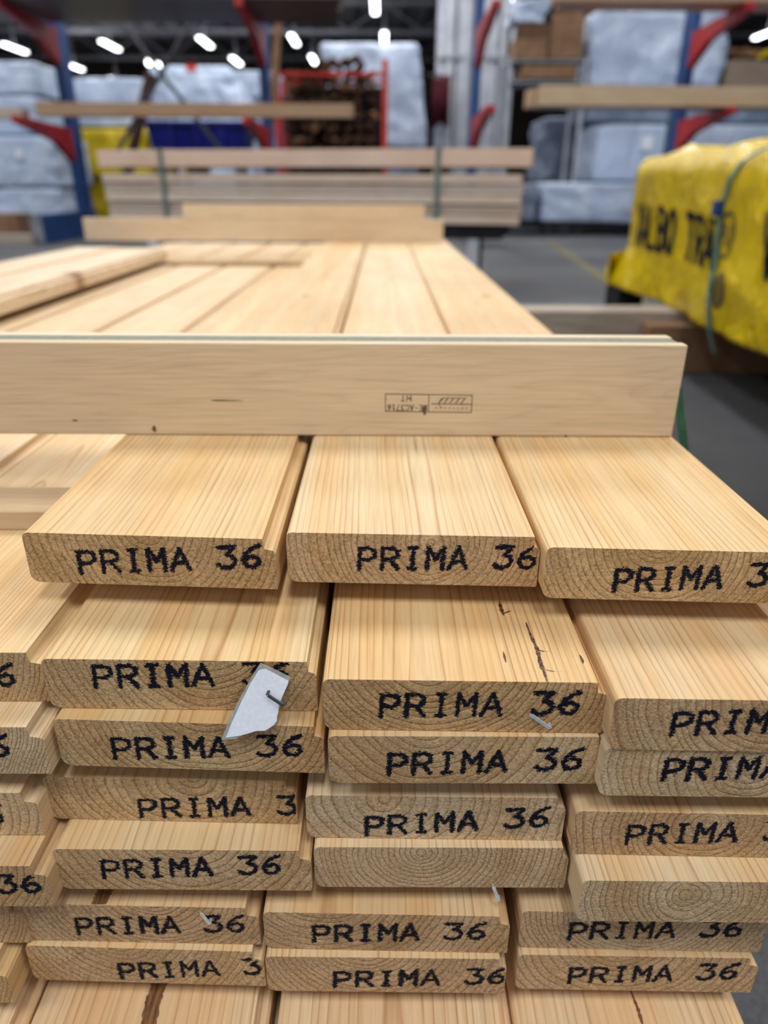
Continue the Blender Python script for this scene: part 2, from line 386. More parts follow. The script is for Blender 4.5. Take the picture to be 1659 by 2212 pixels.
for (px, py, yk) in ((238, 97, 6.3), (443, 90, 6.2), (635, 85, 6.1), (830, 80, 6.0), (1068, 75, 6.0), (810, 12, 5.1), (1098, 10, 5.1),
                     (677, 128, 7.1), (510, 131, 7.2), (252, 173, 8.6), (160, 143, 7.5), (32, 103, 6.4), (1659, 70, 6.1)):
    d = ray(px, py); t = H5/d.z; p = CAMP+d*t
    ceiling_lamp(p.x, p.y, False, True)
for (px, py, w) in ((322, 135, 'upper small'), (341, 142, 'lower small'), (329, 197, 'lowest small')):
    p = at(px, py, 40.0 if py < 190 else 46.0); bm = bmesh.new()
    r = empty('spot_lamp', (p.x, p.y, p.z))
    bmesh.ops.create_uvsphere(bm, u_segments=10, v_segments=6, radius=0.13); bm_obj('bulb', bm, M['lamp'], r)
    tube('hanger', (0, 0, 0.1), (0, 0, 8.61-p.z), 0.02, M['dark_metal'], r, 6)
    tag(r, 'small round bright lamp near the dark brown leaning timber', 'ceiling lamp', 'small round lamps far off')

# ------------------------------------------------------------------ the lumber stack
Hh = 0.180                                     # camera above the top layer
T, GAP, BW = 0.0323, 0.0149, 0.1452
ZT = {1: CAMZ-Hh}
for k in range(2, 11): ZT[k] = ZT[k-1]-T-(GAP if k % 2 == 0 else 0.0004)
LEN = 3.30
def profile(W, t, rebate=0.0085):
    P = []
    def arc(cx, cz, r, a0, a1, n):
        for i in range(n+1):
            a = math.radians(a0+(a1-a0)*i/n); P.append((cx+r*math.cos(a), cz+r*math.sin(a)))
    arc(0.0035, -0.0035, 0.0035, 180, 90, 3)              # top, rounded shoulder
    if rebate:
        P.append((W-rebate, 0)); P.append((W-rebate*0.9, -0.0062)); P.append((W-0.0012, -0.0074)); P.append((W, -0.0090))
    else:
        P.append((W-0.0006, 0)); P.append((W, -0.0006))
    P.append((W, -t+0.0006)); P.append((W-0.0006, -t))
    arc(0.0055, -t+0.0055, 0.0055, 270, 180, 4)
    return P                                              # clockwise seen from the front (-Y)
def board_mesh(name, W, t, L, skew, rebate=0.0085):
    P = profile(W, t, rebate); n = len(P)
    V = [(x, skew*x, z) for x, z in P]+[(x, L, z) for x, z in P]
    F = [tuple(range(n-1, -1, -1)), tuple(range(n, 2*n))]; mi = [1, 1]
    for i in range(n):
        j = (i+1) % n; F.append((i, j, j+n, i+n)); mi.append(0)
    return V, F, mi
BOARDS = {}; REB = {}
TINTS = [lin(230, 206, 166), lin(228, 202, 157), lin(233, 212, 177), lin(226, 200, 161)]
def board(key, layer, X0, Y0, skew, label, group=None, L=None, W=BW, rebate=0.0080, tint=None, **kw):
    z = ZT[layer]
    V, F, mi = board_mesh('lumber_board', W, T, L or (LEN-Y0+0.02*RND.random()), skew, rebate)
    o = mesh_obj('lumber_board', V, F, [M['wood'], M['wood_end']], None, (X0, Y0, z), mi)
    # orient faces outward
    bm = bmesh.new(); bm.from_mesh(o.data); bmesh.ops.recalc_face_normals(bm, faces=bm.faces); bm.to_mesh(o.data); bm.free()
    grain(o, tint or RND.choice(TINTS), W, T, **kw)
    o['pith'] = (o['pith'][0], o['pith'][1], o['pith'][2]*1.25)
    tag(o, label, 'board', group)
    BOARDS[key] = (o, X0, Y0, skew, z); REB[key] = rebate
    return o
ORD = {1: 'top', 2: 'second', 3: 'third', 4: 'fourth', 5: 'fifth', 6: 'sixth', 7: 'seventh', 8: 'eighth', 9: 'lowest'}
COLN = {'z': 'column beyond the torn label', 'a': 'column with the torn label', 'b': 'middle column', 'c': 'aisle side column'}
def corner(layer, px, py):
    p = onz(px, py, ZT[layer]); return p.x, p.y
# key: layer, left top corner px, right top corner px (or slope px), text placement
W_ = BW
FRONT = {  # left-top-corner, right-top point used for the skew, kind: L = anchored at the left corner, R = at the right lip
 'a1': (1, (48, 1150), (588, 1165)), 'b1': (1, (620, 1150), (1143, 1160)), 'c1': (1, (1185, 1182), (1659, 1193)),
 'a2': (2, (90, 1423), (672, 1430)), 'b2': (2, (700, 1467), (1290, 1475)), 'c2': (2, (1333, 1508), (1659, 1513)),
 'a3': (3, (116, 1553), (688, 1570)), 'b3': (3, (711, 1590), (1293, 1592)), 'c3': (3, (1311, 1616), (1659, 1620)),
 'a4': (4, (92, 1678), (640, 1690)), 'b4': (4, (662, 1718), (1210, 1724)), 'c4': (4, (1248, 1752), (1659, 1760)),
 'a5': (5, (115, 1834), (650, 1838)), 'b5': (5, (680, 1830), (1215, 1832)), 'c5': (5, (1262, 1902), (1659, 1906)),
 'a6': (6, (30, 1952), (540, 1962)), 'b6': (6, (570, 1970), (1085, 1980)), 'c6': (6, (1131, 1968), (1620, 1978)),
 'a7': (7, (55, 2042), (545, 2056)), 'b7': (7, (575, 2066), (1085, 2072)), 'c7': (7, (1124, 2062), (1610, 2070)),
}
RIGHT = {'z2': (2, (54, 1410)), 'z3': (3, (53, 1571)), 'z4': (4, (41, 1713)), 'z5': (5, (62, 1871)), 'z6': (6, (12, 1958)), 'z7': (7, (-22, 2092))}
LIPS = {'a1': 27, 'b1': 14, 'a2': 18, 'b2': 23, 'a3': 20, 'b3': 15, 'b4': 20, 'a5': 25, 'b5': 15, 'a6': 28, 'b6': 25, 'a7': 25, 'b7': 18, 'c7': 25}
EXTRA = {  # look of single boards: pith (x, z), spacing, contrast
 'a1': dict(pith=(0.072, 0.001), spacing=0.0034), 'b1': dict(pith=(0.082, -0.004), spacing=0.0033), 'c1': dict(pith=(0.060, 0.004), spacing=0.0031),
 'a2': dict(pith=(0.090, 0.010), spacing=0.0035), 'b2': dict(pith=(0.055, 0.016), spacing=0.0030, tint=lin(228, 199, 152), contrast=1.15),
 'c2': dict(pith=(0.085, 0.006), spacing=0.0034), 'a3': dict(pith=(0.080, 0.012), spacing=0.0032), 'b3': dict(pith=(0.050, 0.012), spacing=0.0042),
 'c3': dict(pith=(0.075, -0.010), spacing=0.0034), 'a4': dict(pith=(0.085, 0.002), spacing=0.0044), 'b4': dict(pith=(0.045, -0.002), spacing=0.0046),
 'c4': dict(pith=(0.072, -0.008), spacing=0.0034), 'a5': dict(pith=(0.075, 0.016), spacing=0.0040), 'b5': dict(pith=(0.060, -0.004), spacing=0.0026),
 'c5': dict(pith=(0.060, -0.010), spacing=0.0034), 'a6': dict(pith=(0.085, 0.012), spacing=0.0030), 'b6': dict(pith=(0.035, 0.020), spacing=0.0036),
 'c6': dict(pith=(0.070, 0.006), spacing=0.0028), 'a7': dict(pith=(0.060, 0.014), spacing=0.0036), 'b7': dict(pith=(0.062, 0.010), spacing=0.0034),
 'c7': dict(pith=(0.060, 0.014), spacing=0.0040), 'z3': dict(pith=(0.05, 0.012), spacing=0.0016), 'z2': dict(spacing=0.0022), 'z4': dict(pith=(0.07, -0.01), spacing=0.0042)}
def knot_at(key, px, py, r):
    ly, tl, tr = FRONT[key]; X0, Y0 = corner(ly, *tl); p = onz(px, py, ZT[ly]); EXTRA[key]['knot'] = (p.x-X0, p.y-Y0, r)
knot_at('a1', 660, 640, 0.010); knot_at('b1', 846, 602, 0.009); knot_at('c1', 1050, 640, 0.012)
NOTE = {'b2': 'with a dark bark pocket', 'b5': 'with a blank unprinted end', 'c5': 'with a blank end sticking furthest out', 'c6': 'half hidden under a blank end'}
for key, (ly, tl, tr) in FRONT.items():
    X0, Y0 = corner(ly, *tl); X1, Y1 = corner(ly, *tr)
    X0 -= 0.0008
    nt = NOTE.get(key)
    if nt: lab = 'pine board %s, %s layer, %s' % (nt, ORD[ly], COLN[key[0]])
    else: lab = 'pine board stamped PRIMA 36, %s layer, %s' % (ORD[ly], COLN[key[0]])
    board(key, ly, X0, Y0, (Y1-Y0)/(X1-X0), lab, group='pine boards of the front stack', rebate=LIPS.get(key, 24)*0.000262, **EXTRA.get(key, {}))
for key, (ly, tr) in RIGHT.items():
    X1, Y1 = corner(ly, *tr)
    board(key, ly, X1+0.0085-BW, Y1, 0.0, 'pine board printed on its end, %s layer, %s' % (ORD[ly], COLN['z']), group='pine boards of the front stack', **EXTRA.get(key, {}))
# eighth layer: ends out of frame below; ninth layer and the left part of the pile carry the rest
for key, (px, py) in {'z8': (-40, 2212), 'a8': (62, 2212), 'b8': (598, 2212), 'c8': (1112, 2212)}.items():
    X0, Y0 = corner(8, px, py)
    if key == 'z8': X0 = corner(8, 62, 2212)[0]-BW-0.004
    board(key, 8, X0, Y0-0.035, -0.02, 'pine board under the printed ends, eighth layer, %s' % COLN[key[0]], group='pine boards of the front stack',
          tint=lin(236, 208, 170), spacing=0.004, pith=(0.07, 0.03))
    board(key[0]+'9', 9, X0+0.003, Y0-0.02, 0.0, 'pine board in the lowest layer of the front stack, %s' % COLN[key[0]], group='pine boards of the front stack')
for ly in range(2, 10):
    xr = BOARDS['z%d' % ly][1]-0.004
    for k in range(4 if ly == 2 else 4):
        x0 = xr-(k+1)*(BW+0.003)
        if ly == 2 and k == 0:
            x0 = onz(50, 975, ZT[2]).x-BW-0.001
            xr = x0+BW+0.003
        board('w%d%d' % (ly, k), ly, x0, 0.30+0.03*RND.random(), 0.0, 'pine board in the %s layer, %s row inward past the printed columns' % (ORD[ly], ('first', 'second', 'third', 'fourth')[k]),
              group='inner boards of the %s layer' % ORD[ly], tint=lin(232, 208, 172) if ly == 2 else None, contrast=0.8,
              knot=((0.05, 0.22, 0.012) if ly == 2 and k == 0 else None))
# raised boards left on the top layer
xq = onz(0, 640, ZT[1]).x
for k, lab in enumerate(('pale pine board with a red knot, loose on the top layer', 'pale grey streaked pine board, farther one of the loose top pair')):
    board('x%d' % k, 1, xq-(k+1)*(BW+0.004), 0.62, 0.0, lab, tint=lin(236, 216, 188), contrast=0.8, L=onz(345, 536, ZT[1]).y-0.62+0.03*k,
          knot=((0.130, onz(172, 590, ZT[1]).y-0.62, 0.03) if k == 0 else None))

# print on the board ends
TXT = {
 'a1': ((172, 1237), (566, 1224)), 'b1': ((772, 1229), (1157, 1226)), 'c1': ((1322, 1277), (1705, 1262)),
 'z2': ((-365, 1492), (37, 1479)), 'a2': ((203, 1484), (625, 1476)), 'b2': ((818, 1547), (1250, 1541)), 'c2': ((1445, 1587), (1877, 1572)),
 'z3': ((-400, 1642), (25, 1632)), 'a3': ((245, 1638), (655, 1631)), 'b3': ((835, 1672), (1255, 1660)), 'c3': ((1427, 1685), (1850, 1672)),
 'z4': ((-380, 1788), (12, 1777)), 'a4': ((302, 1765), (694, 1757)), 'b4': ((788, 1803), (1184, 1783)), 'c4': ((1348, 1823), (1740, 1811)),
 'z5': ((-303, 1937), (92, 1926)), 'a5': ((222, 1896), (608, 1885)),
 'a6': ((167, 2017), (530, 2011)), 'b6': ((675, 2033), (1048, 2027)), 'c6': ((1225, 2028), (1600, 2021)),
 'a7': ((260, 2113), (612, 2101)), 'b7': ((720, 2131), (1092, 2123)), 'c7': ((1225, 2123), (1590, 2113)),
}
def on_face(key, px, py):
    o, X0, Y0, k, z = BOARDS[key]; d = ray(px, py)
    t = (Y0+k*(CAMP.x-X0)-CAMP.y)/(d.y-k*d.x); p = CAMP+d*t
    return p.x-X0, p.z-z                                   # local x, z on the end face
for i, (key, (pl, pr)) in enumerate(TXT.items()):
    o, X0, Y0, k, z = BOARDS[key]
    rs = np.random.RandomState(100+i)
    u0 = on_face(key, *pl); u1 = on_face(key, *pr)
    e = Vector((u1[0]-u0[0], u1[1]-u0[1])); wd = e.length; e /= wd
    up = Vector((-e.y, e.x))
    adv = wd/7.86
    runs = text_cells('PRIMA 36', adv, 0.0135, adv*0.84, 0.0026, 0.00042, rs, rough=0.55, drop=0.05+0.05*rs.rand())
    def fn(u, v, u0=u0, e=e, up=up, k=k, rb=REB[key]):
        x = u0[0]+e.x*u+up.x*v+v*0.08; zz = u0[1]+e.y*u+up.y*v
        if x > BW-0.0004 or x < 0.0005 or zz < -T+0.0003 or zz > -0.0003: return None
        if x > BW-rb and zz > -0.0080: return None
        return (x, k*x-0.00015, zz)
    t = decal('end_print', runs, fn, M['ink'], o, split=0.0011); t['label'] = 'black PRIMA 36 print'

# bark pocket and resin cracks on the second layer board, brown streak lower down
def sliver(parent_key, pts, wpx, name, mat, seed, const=False):
    o, X0, Y0, k, z = BOARDS[parent_key]; rr = random.Random(seed); L, R = [], []
    n = 26
    for i in range(n+1):
        f = i/n*(len(pts)-1); j = min(int(f), len(pts)-2); g = f-j
        px = pts[j][0]*(1-g)+pts[j+1][0]*g; py = pts[j][1]*(1-g)+pts[j+1][1]*g
        w = wpx*(0.25+0.75*math.sin(math.pi*min(1, max(0.04, i/n))))*rr.uniform(0.6, 1.3)
        if const: w = wpx*rr.uniform(0.9, 1.1)
        a = onz(px-w/2, py, z); b = onz(px+w/2, py, z)
        L.append((a.x-X0, a.y-Y0, 0.00025)); R.append((b.x-X0, b.y-Y0, 0.00025))
    V = L+R; F = [(i, i+n+1, i+n+2, i+1) for i in range(n)]
    return mesh_obj(name, V, F, mat, o)
sliver('b2', [(1136, 1345), (1147, 1375), (1160, 1402), (1168, 1435), (1176, 1455), (1182, 1474)], 9, 'bark_pocket', M['bark'], 1)
sliver('b2', [(1161, 1404), (1175, 1408), (1190, 1407)], 8, 'bark_pocket', M['bark'], 2)
sliver('b2', [(1176, 1447), (1196, 1451), (1222, 1450)], 7, 'bark_pocket', M['bark'], 3)
sliver('b2', [(1078, 1300), (1082, 1315), (1088, 1330)], 8, 'bark_pocket', M['bark'], 4)
sliver('b2', [(1088, 1326), (1097, 1322), (1102, 1320)], 8, 'bark_pocket', M['bark'], 5)
sliver('b2', [(1087, 1408), (1090, 1420), (1093, 1432)], 5, 'bark_pocket', M['bark'], 6)
sliver('b2', [(1252, 1415), (1257, 1425), (1260, 1434)], 6, 'bark_pocket', M['bark'], 7)
for st in ([(345, 2122), (330, 2165), (312, 2260)],): sliver('a8', st, 34, 'heart_streak', M['streak'], 9, True)
sliver('a6', [(232, 1915), (222, 1935), (213, 1954)], 34, 'heart_streak', M['streak'], 10, True)
sliver('c8', [(1362, 2140), (1378, 2180), (1396, 2240)], 7, 'heart_streak', M['streak'], 11)

# thin laths (stickers) laid across between the layers
def lath(ly, y0, x0, x1, w, label, group=None):
    zt = ZT[ly]
    bm = bmesh.new(); add_box(bm, (x0, y0, zt+0.0003), (x1, y0+w, zt+GAP-0.0003), 0.0008)
    o = bm_obj('spacer_lath', bm, M['sticker_timber']); tag(o, label, 'lath', group); return o
ylf = onz(80, 1146, ZT[2]).y
xl, xr = BOARDS['w23'][1]-0.02, BOARDS['c2'][1]+BW-0.004
lath(2, ylf, xl, xr, 0.046, 'pale lath across the second layer, sticking out from under the printed boards')
yl2 = onz(500, 575, ZT[2]).y
lath(2, yl2, xl, xr, 0.046, 'pale lath across the second layer near the far end boards')
for ly in (4, 6, 8):
    for j, yy in enumerate((0.50, 1.6, 2.7)):
        lath(ly, yy, xl, BOARDS['b%d' % ly][1]+2*BW, 0.046, 'thin lath hidden between layers of the pine stack', 'laths between the lower layers')
for j, yy in enumerate((0.62, 1.5, 2.6)):
    zb = ZT[9]-T
    o = box('stack_bearer', (xl, yy, 0.0), (BOARDS['c9'][1]+BW-0.02, yy+0.09, zb-0.0003), M['sticker_timber'], bevel=0.002)
    tag(o, 'squared timber bearer under the pine stack on the floor', 'bearer', 'bearers under the pine stack')

# ------------------------------------------------------------------ planks standing on edge across the stack
def cross_plank(x0, x1, y, th, z0, h, label, tint, **kw):
    """length along X, standing on edge: local Y runs along world X"""
    bm = bmesh.new(); L = x1-x0
    add_box(bm, (0, 0, 0), (th, L, h), 0.0012)
    o = bm_obj('edge_plank', bm, M['wood'], None, (x0, y+th, z0))
    o.data.materials.append(M['wood_end'])
    for p in o.data.polygons:
        if abs(p.normal.y) > 0.9: p.material_index = 1
    o.rotation_euler = (0, 0, -math.pi/2)
    grain(o, tint, th, h, **kw); tag(o, label, 'plank'); return o
z1 = ZT[1]+0.0004
pr = onz(1451, 945, ZT[1]); YF = pr.y; XR = pr.x
zt = at(1480, 746, YF).z; HP = zt-z1
pl1 = cross_plank(-0.62, XR, YF, 0.0115, z1, HP, 'pale edge-on plank with a stamped mark across the pine stack', lin(224, 200, 166), pith=(0.30, 0.02), spacing=0.0009, contrast=0.22, tilt=(0.004, 0.002))
pl2 = cross_plank(-0.63, XR, YF+0.032, 0.0125, z1, HP-0.0005, 'pale edge-on plank standing behind the stamped one', lin(230, 212, 184), pith=(0.30, 0.03), spacing=0.0010, contrast=0.2)
o = box('packing_strip', (-0.60, YF+0.0118, z1), (XR-0.002, YF+0.0317, z1+HP-0.0008), M['strip'], bevel=0.0005)
tag(o, 'grey-green strip sandwiched between the two edge-on planks', 'strip')
# stamp on the near plank (upside down, as the plank is turned over)
def plank_face(px, py):
    p = at(px, py, YF); return p
sA, sB = plank_face(1021, 853), plank_face(832, 850); sC = plank_face(832, 889)
bw = (sA-sB).length; bh = (sB-sC).length; tilt = math.atan2(sA.z-sB.z, sA.x-sB.x)
def stamp_fn(u, v):      # u from the mark's own left (picture right) to its right, v upward on the turned mark (downward here)
    x = sA.x-u*math.cos(tilt)+v*math.sin(tilt)*0; z = sA.z-u*math.sin(tilt)-v
    return Vector((x, YF-0.00015, z))
rs = np.random.RandomState(5)
lw = 0.0006
runs = [(0, bw, 0, lw), (0, bw, bh-lw, bh), (0, lw, 0, bh), (bw-lw, bw, 0, bh), (bw*0.5-lw/2, bw*0.5+lw/2, 0, bh),
        (0, bw*0.47, bh*0.50, bh*0.50+lw)]
for k in range(8): runs.append((bw*(0.05+0.05*k), bw*(0.07+0.05*k), bh*0.72, bh*0.72+lw))
cells = lambda s, h, adv, u, v: [(a+u, b+u, c+v, d+v) for a, b, c, d in text_cells(s, adv, h, adv*0.8, 0.0007, 0.00022, rs, 0.3, 0.03)]
runs += cells('HT', 0.0042, 0.0046, bw*0.70, bh*0.10)
runs += cells('SE-AC3716', 0.0042, bw*0.052, bw*0.515, bh*0.62)
st = []
for k in range(5):                                   # slanted bars of the grain ear
    u0 = bw*(0.08+0.065*k)
    st.append([stamp_fn(u0, bh*0.20), stamp_fn(u0+lw*1.4, bh*0.20), stamp_fn(u0+bw*0.04+lw*1.4, bh*0.48), stamp_fn(u0+bw*0.04, bh*0.48)])
st.append([stamp_fn(bw*.07, bh*.17), stamp_fn(bw*.33, bh*.17), stamp_fn(bw*.33, bh*.20), stamp_fn(bw*.07, bh*.20)])
st.append([stamp_fn(bw*.33, bh*.17), stamp_fn(bw*.39, bh*.44), stamp_fn(bw*.385, bh*.50), stamp_fn(bw*.325, bh*.2)])
st.append([stamp_fn(bw*.39, bh*.55), stamp_fn(bw*.35, bh*.74), stamp_fn(bw*.345, bh*.72), stamp_fn(bw*.383, bh*.55)])
inv = Matrix.Translation(pl1.location) @ Matrix.Rotation(-math.pi/2, 4, 'Z'); inv = inv.inverted()
d1 = decal('stamp', runs, lambda u, v: inv @ stamp_fn(u, v), M['stamp'], pl1); d1['label'] = 'grey stamped treatment mark reading SE-AC3716 HT'
V = [inv @ p for q in st for p in q]
mesh_obj('stamp_emblem', V, [(4*i, 4*i+1, 4*i+2, 4*i+3) for i in range(len(st))], M['stamp'], pl1)
def blob(px, py, wx, wz, name, mat, seed, parent=pl1):
    c = plank_face(px, py); rr = random.Random(seed); n = 14; V = [inv @ Vector((c.x, YF-0.0002, c.z))]
    for i in range(n):
        a = 2*math.pi*i/n; q = rr.uniform(0.7, 1.15)
        V.append(inv @ Vector((c.x+math.cos(a)*wx*q, YF-0.00018, c.z+math.sin(a)*wz*q)))
    mesh_obj(name, V, [(0, 1+i, 1+(i+1) % n) for i in range(n)], mat, parent)
blob(917, 886, 0.0018, 0.0042, 'small_knot', M['bark'], 1)
blob(487, 865, 0.0125, 0.0005, 'scratch', M['bark'], 2)
blob(333, 926, 0.0020, 0.0028, 'small_knot', M['streak'], 3)
blob(163, 908, 0.0024, 0.0010, 'small_knot', M['streak'], 4)
blob(1222, 942, 0.0012, 0.0009, 'small_knot', M['bark'], 5)

# planks at the far end of the stack
pf = onz(829, 523, ZT[1]); YB = pf.y
x0 = at(182, 500, YB).x; x1 = at(957, 500, YB).x
zt = at(600, 473, YB).z
cross_plank(x0, x1, YB, 0.03, z1, zt-z1, 'pale plank on edge across the far end of the stack, lower one', lin(234, 213, 184), pith=(0.1, 0.02), spacing=0.002, contrast=0.3, knot=(0.0, 1.05, 0.012))
zt2 = at(600, 442, YB).z
cross_plank(at(394, 460, YB).x, at(918, 460, YB).x, YB+0.004, 0.026, zt+0.0005, zt2-zt, 'short pale plank with knots stacked on the far end plank', lin(234, 214, 186), pith=(0.1, 0.01), spacing=0.002, contrast=0.4)

# ------------------------------------------------------------------ torn label and staples
lo, LX, LY, Lk, LZ = BOARDS['a2']
def zpx(x, y): return (460+x/6.38, 1410+y/6.38)
back = [(655, 140), (860, 232), (1065, 335), (1030, 440), (960, 600), (915, 720), (905, 800), (885, 880), (885, 940), (840, 1000), (720, 1078), (600, 1080), (380, 1145), (330, 1180), (115, 1205), (200, 985), (330, 705), (480, 430), (570, 270)]
face = [(625, 250), (670, 228), (725, 225), (860, 292), (1040, 388), (1028, 440), (958, 600), (913, 720), (902, 800), (882, 880), (882, 938), (838, 998), (718, 1076), (598, 1078), (380, 1143), (178, 1172), (260, 960), (390, 680), (520, 420)]
tl = empty('torn_label', (on_face('a2', 565, 1500)[0]+LX, LY-0.001, CAMZ-0.3))
YL = LY+Lk*0.12-0.0022
def sheet(name, pts, lift, mat):
    Y3 = BOARDS['a3'][2]+BOARDS['a3'][3]*0.11-0.0025
    za = at(565, 1432, YL).z; zc_ = at(565, 1562, Y3).z; m = (Y3-YL)/(zc_-za)
    P = []
    for p in pts:
        d = ray(*zpx(*p)); t = (YL-lift+m*(CAMZ-za))/(d.y-m*d.z); P.append(CAMP+d*t)
    c = sum(P, Vector())/len(P)
    bm = bmesh.new(); f = bm.faces.new([bm.verts.new(p-tl.location) for p in P])
    bmesh.ops.triangulate(bm, faces=[f]); bmesh.ops.subdivide_edges(bm, edges=bm.edges[:], cuts=2, use_grid_fill=True)
    st = at(*zpx(780, 600), YL)-tl.location
    for v in bm.verts:
        d = (Vector((v.co.x, 0, v.co.z))-Vector((st.x, 0, st.z))).length
        v.co.y -= 0.0
    r = bmesh.ops.extrude_face_region(bm, geom=bm.faces[:])
    for v in [g for g in r['geom'] if isinstance(g, bmesh.types.BMVert)]: v.co.y += 0.00012
    bmesh.ops.recalc_face_normals(bm, faces=bm.faces)
    return bm_obj(name, bm, mat, tl)
sheet('backing_sheet', back, 0.0, M['backing'])['label'] = 'grey glossy backing margin'
sheet('paper_face', face, 0.0005, M['paper'])['label'] = 'white paper face'
tag(tl, 'torn white paper label stapled to a printed board end', 'label')
def staple(pa, pb, Y, label, out=0.0035, mat='steel'):
    A = at(*pa, Y); B = at(*pb, Y-out); w = 0.0011
    ax = (B-A).normalized(); q = Vector((0, 1, 0)); sd = ax.cross(q).normalized()
    r = empty('staple', A)
    def bar(name, p, s, ww, tt):
        d = (s-p).normalized(); n1 = d.cross(Vector((0.2, 1, 0.1))).normalized(); n2 = d.cross(n1)
        V = [c+n1*a*ww/2+n2*b*tt/2-A for c in (p, s) for a, b in ((-1, -1), (1, -1), (1, 1), (-1, 1))]
        mesh_obj(name, V, [(3, 2, 1, 0), (4, 5, 6, 7), (0, 1, 5, 4), (1, 2, 6, 5), (2, 3, 7, 6), (3, 0, 4, 7)], M[mat], r)
    bar('crown', A, B, 0.0019, 0.0008)
    bar('leg', A+Vector((0, 0.003, 0.0006)), A-ax*0.0006, 0.0013, 0.0007)
    bar('leg', B+Vector((0, 0.003, 0.001)), B+ax*0.0004, 0.0013, 0.0007)
    tag(r, label, 'staple')
staple((579, 1502), (611, 1523), YL-0.0085, 'dull steel staple holding the torn white label', 0.0035, 'dark_metal')
staple((1142, 1541), (1188, 1573), BOARDS['b2'][2]-0.0012, 'shiny steel staple below the 36 on the bark pocket board')
staple((429, 1966), (453, 1996), BOARDS['a6'][2]-0.0012, 'steel staple before the 36 on the sixth layer board')
staple((1066, 1916), (1078, 1946), BOARDS['b5'][2]-0.0012, 'bent steel staple hanging under the blank board end')

# green strap round the lower stack, loose on the aisle side
def ribbon(name, pts, width_dir, w, mat, parent=None, th=0.0006, loc=(0, 0, 0)):
    n = len(pts); V, F = [], []
    wd = Vector(width_dir).normalized()*w/2
    for i, p in enumerate(pts):
        p = Vector(p); t = (Vector(pts[min(i+1, n-1)])-Vector(pts[max(i-1, 0)])).normalized(); nn = t.cross(wd).normalized()*th/2
        V += [p-wd-nn, p+wd-nn, p+wd+nn, p-wd+nn]
    for i in range(n-1):
        for j in range(4): F.append((4*i+j, 4*i+(j+1) % 4, 4*i+4+(j+1) % 4, 4*i+4+j))
    F += [(3, 2, 1, 0), tuple(4*(n-1)+j for j in range(4))]
    return mesh_obj(name, V, F, mat, parent, loc)
xs = BOARDS['c1'][1]+BW
pts = [at(1464, 835, 0.590), at(1468, 880, 0.588), at(1474, 930, 0.585), at(1480, 985, 0.585)]
q = pts[-1]
pts += [Vector((q.x+0.002, q.y, ZT[4])), Vector((q.x-0.002, q.y, ZT[6])), Vector((q.x-0.004, q.y, 0.03)), Vector((q.x-0.01, q.y, 0.006)), Vector((q.x-0.04, q.y, 0.004))]
o = ribbon('packing_strap', pts, (0.9, 0.45, 0), 0.0095, M['greenstrap'])
tag(o, 'dark green packing strap hanging down the aisle side of the stack', 'strap')

# ------------------------------------------------------------------ yellow wrapped pack on the aisle
ZB = CAMZ-0.40
F0 = onz(1338, 612, ZB); F1 = onz(1659, 772, ZB)          # far and near points of the lower long edge
sdir = (F1-F0); sdir.z = 0; sdir.normalize()               # toward the viewer
inw = Vector((-sdir.y, sdir.x, 0))
if inw.x < 0: inw = -inw
PL, PD, PH = 3.0, 1.15, at(1400, 338, F0.y-0.1).z-ZB
def pack_pt(s, q, out=0.0):
    """point of the long face towards the stack; s metres from the far end, q height above the lower edge"""
    w = 0.030*mnoise.noise(Vector((s*3.1, q*4.0, 1.3)))+0.028*(0.3-abs(mnoise.noise(Vector((s*3.4+q*3, q*4.4-s*2, 4.3)))))+0.004*mnoise.noise(Vector((s*14, q*16, 2.2)))
    w *= 1-0.65*math.exp(-((s-0.75)/0.55)**4)*math.exp(-((q-PH*0.52)/0.17)**4)
    flare = 0.05*max(0, 1-q/0.16)*max(0, 1-s/0.5)
    top = max(0, (q-(PH-0.07))/0.07); rnd_ = 0.05*top*top
    return F0+sdir*s+Vector((0, 0, q))-inw*(w+flare-rnd_+out)
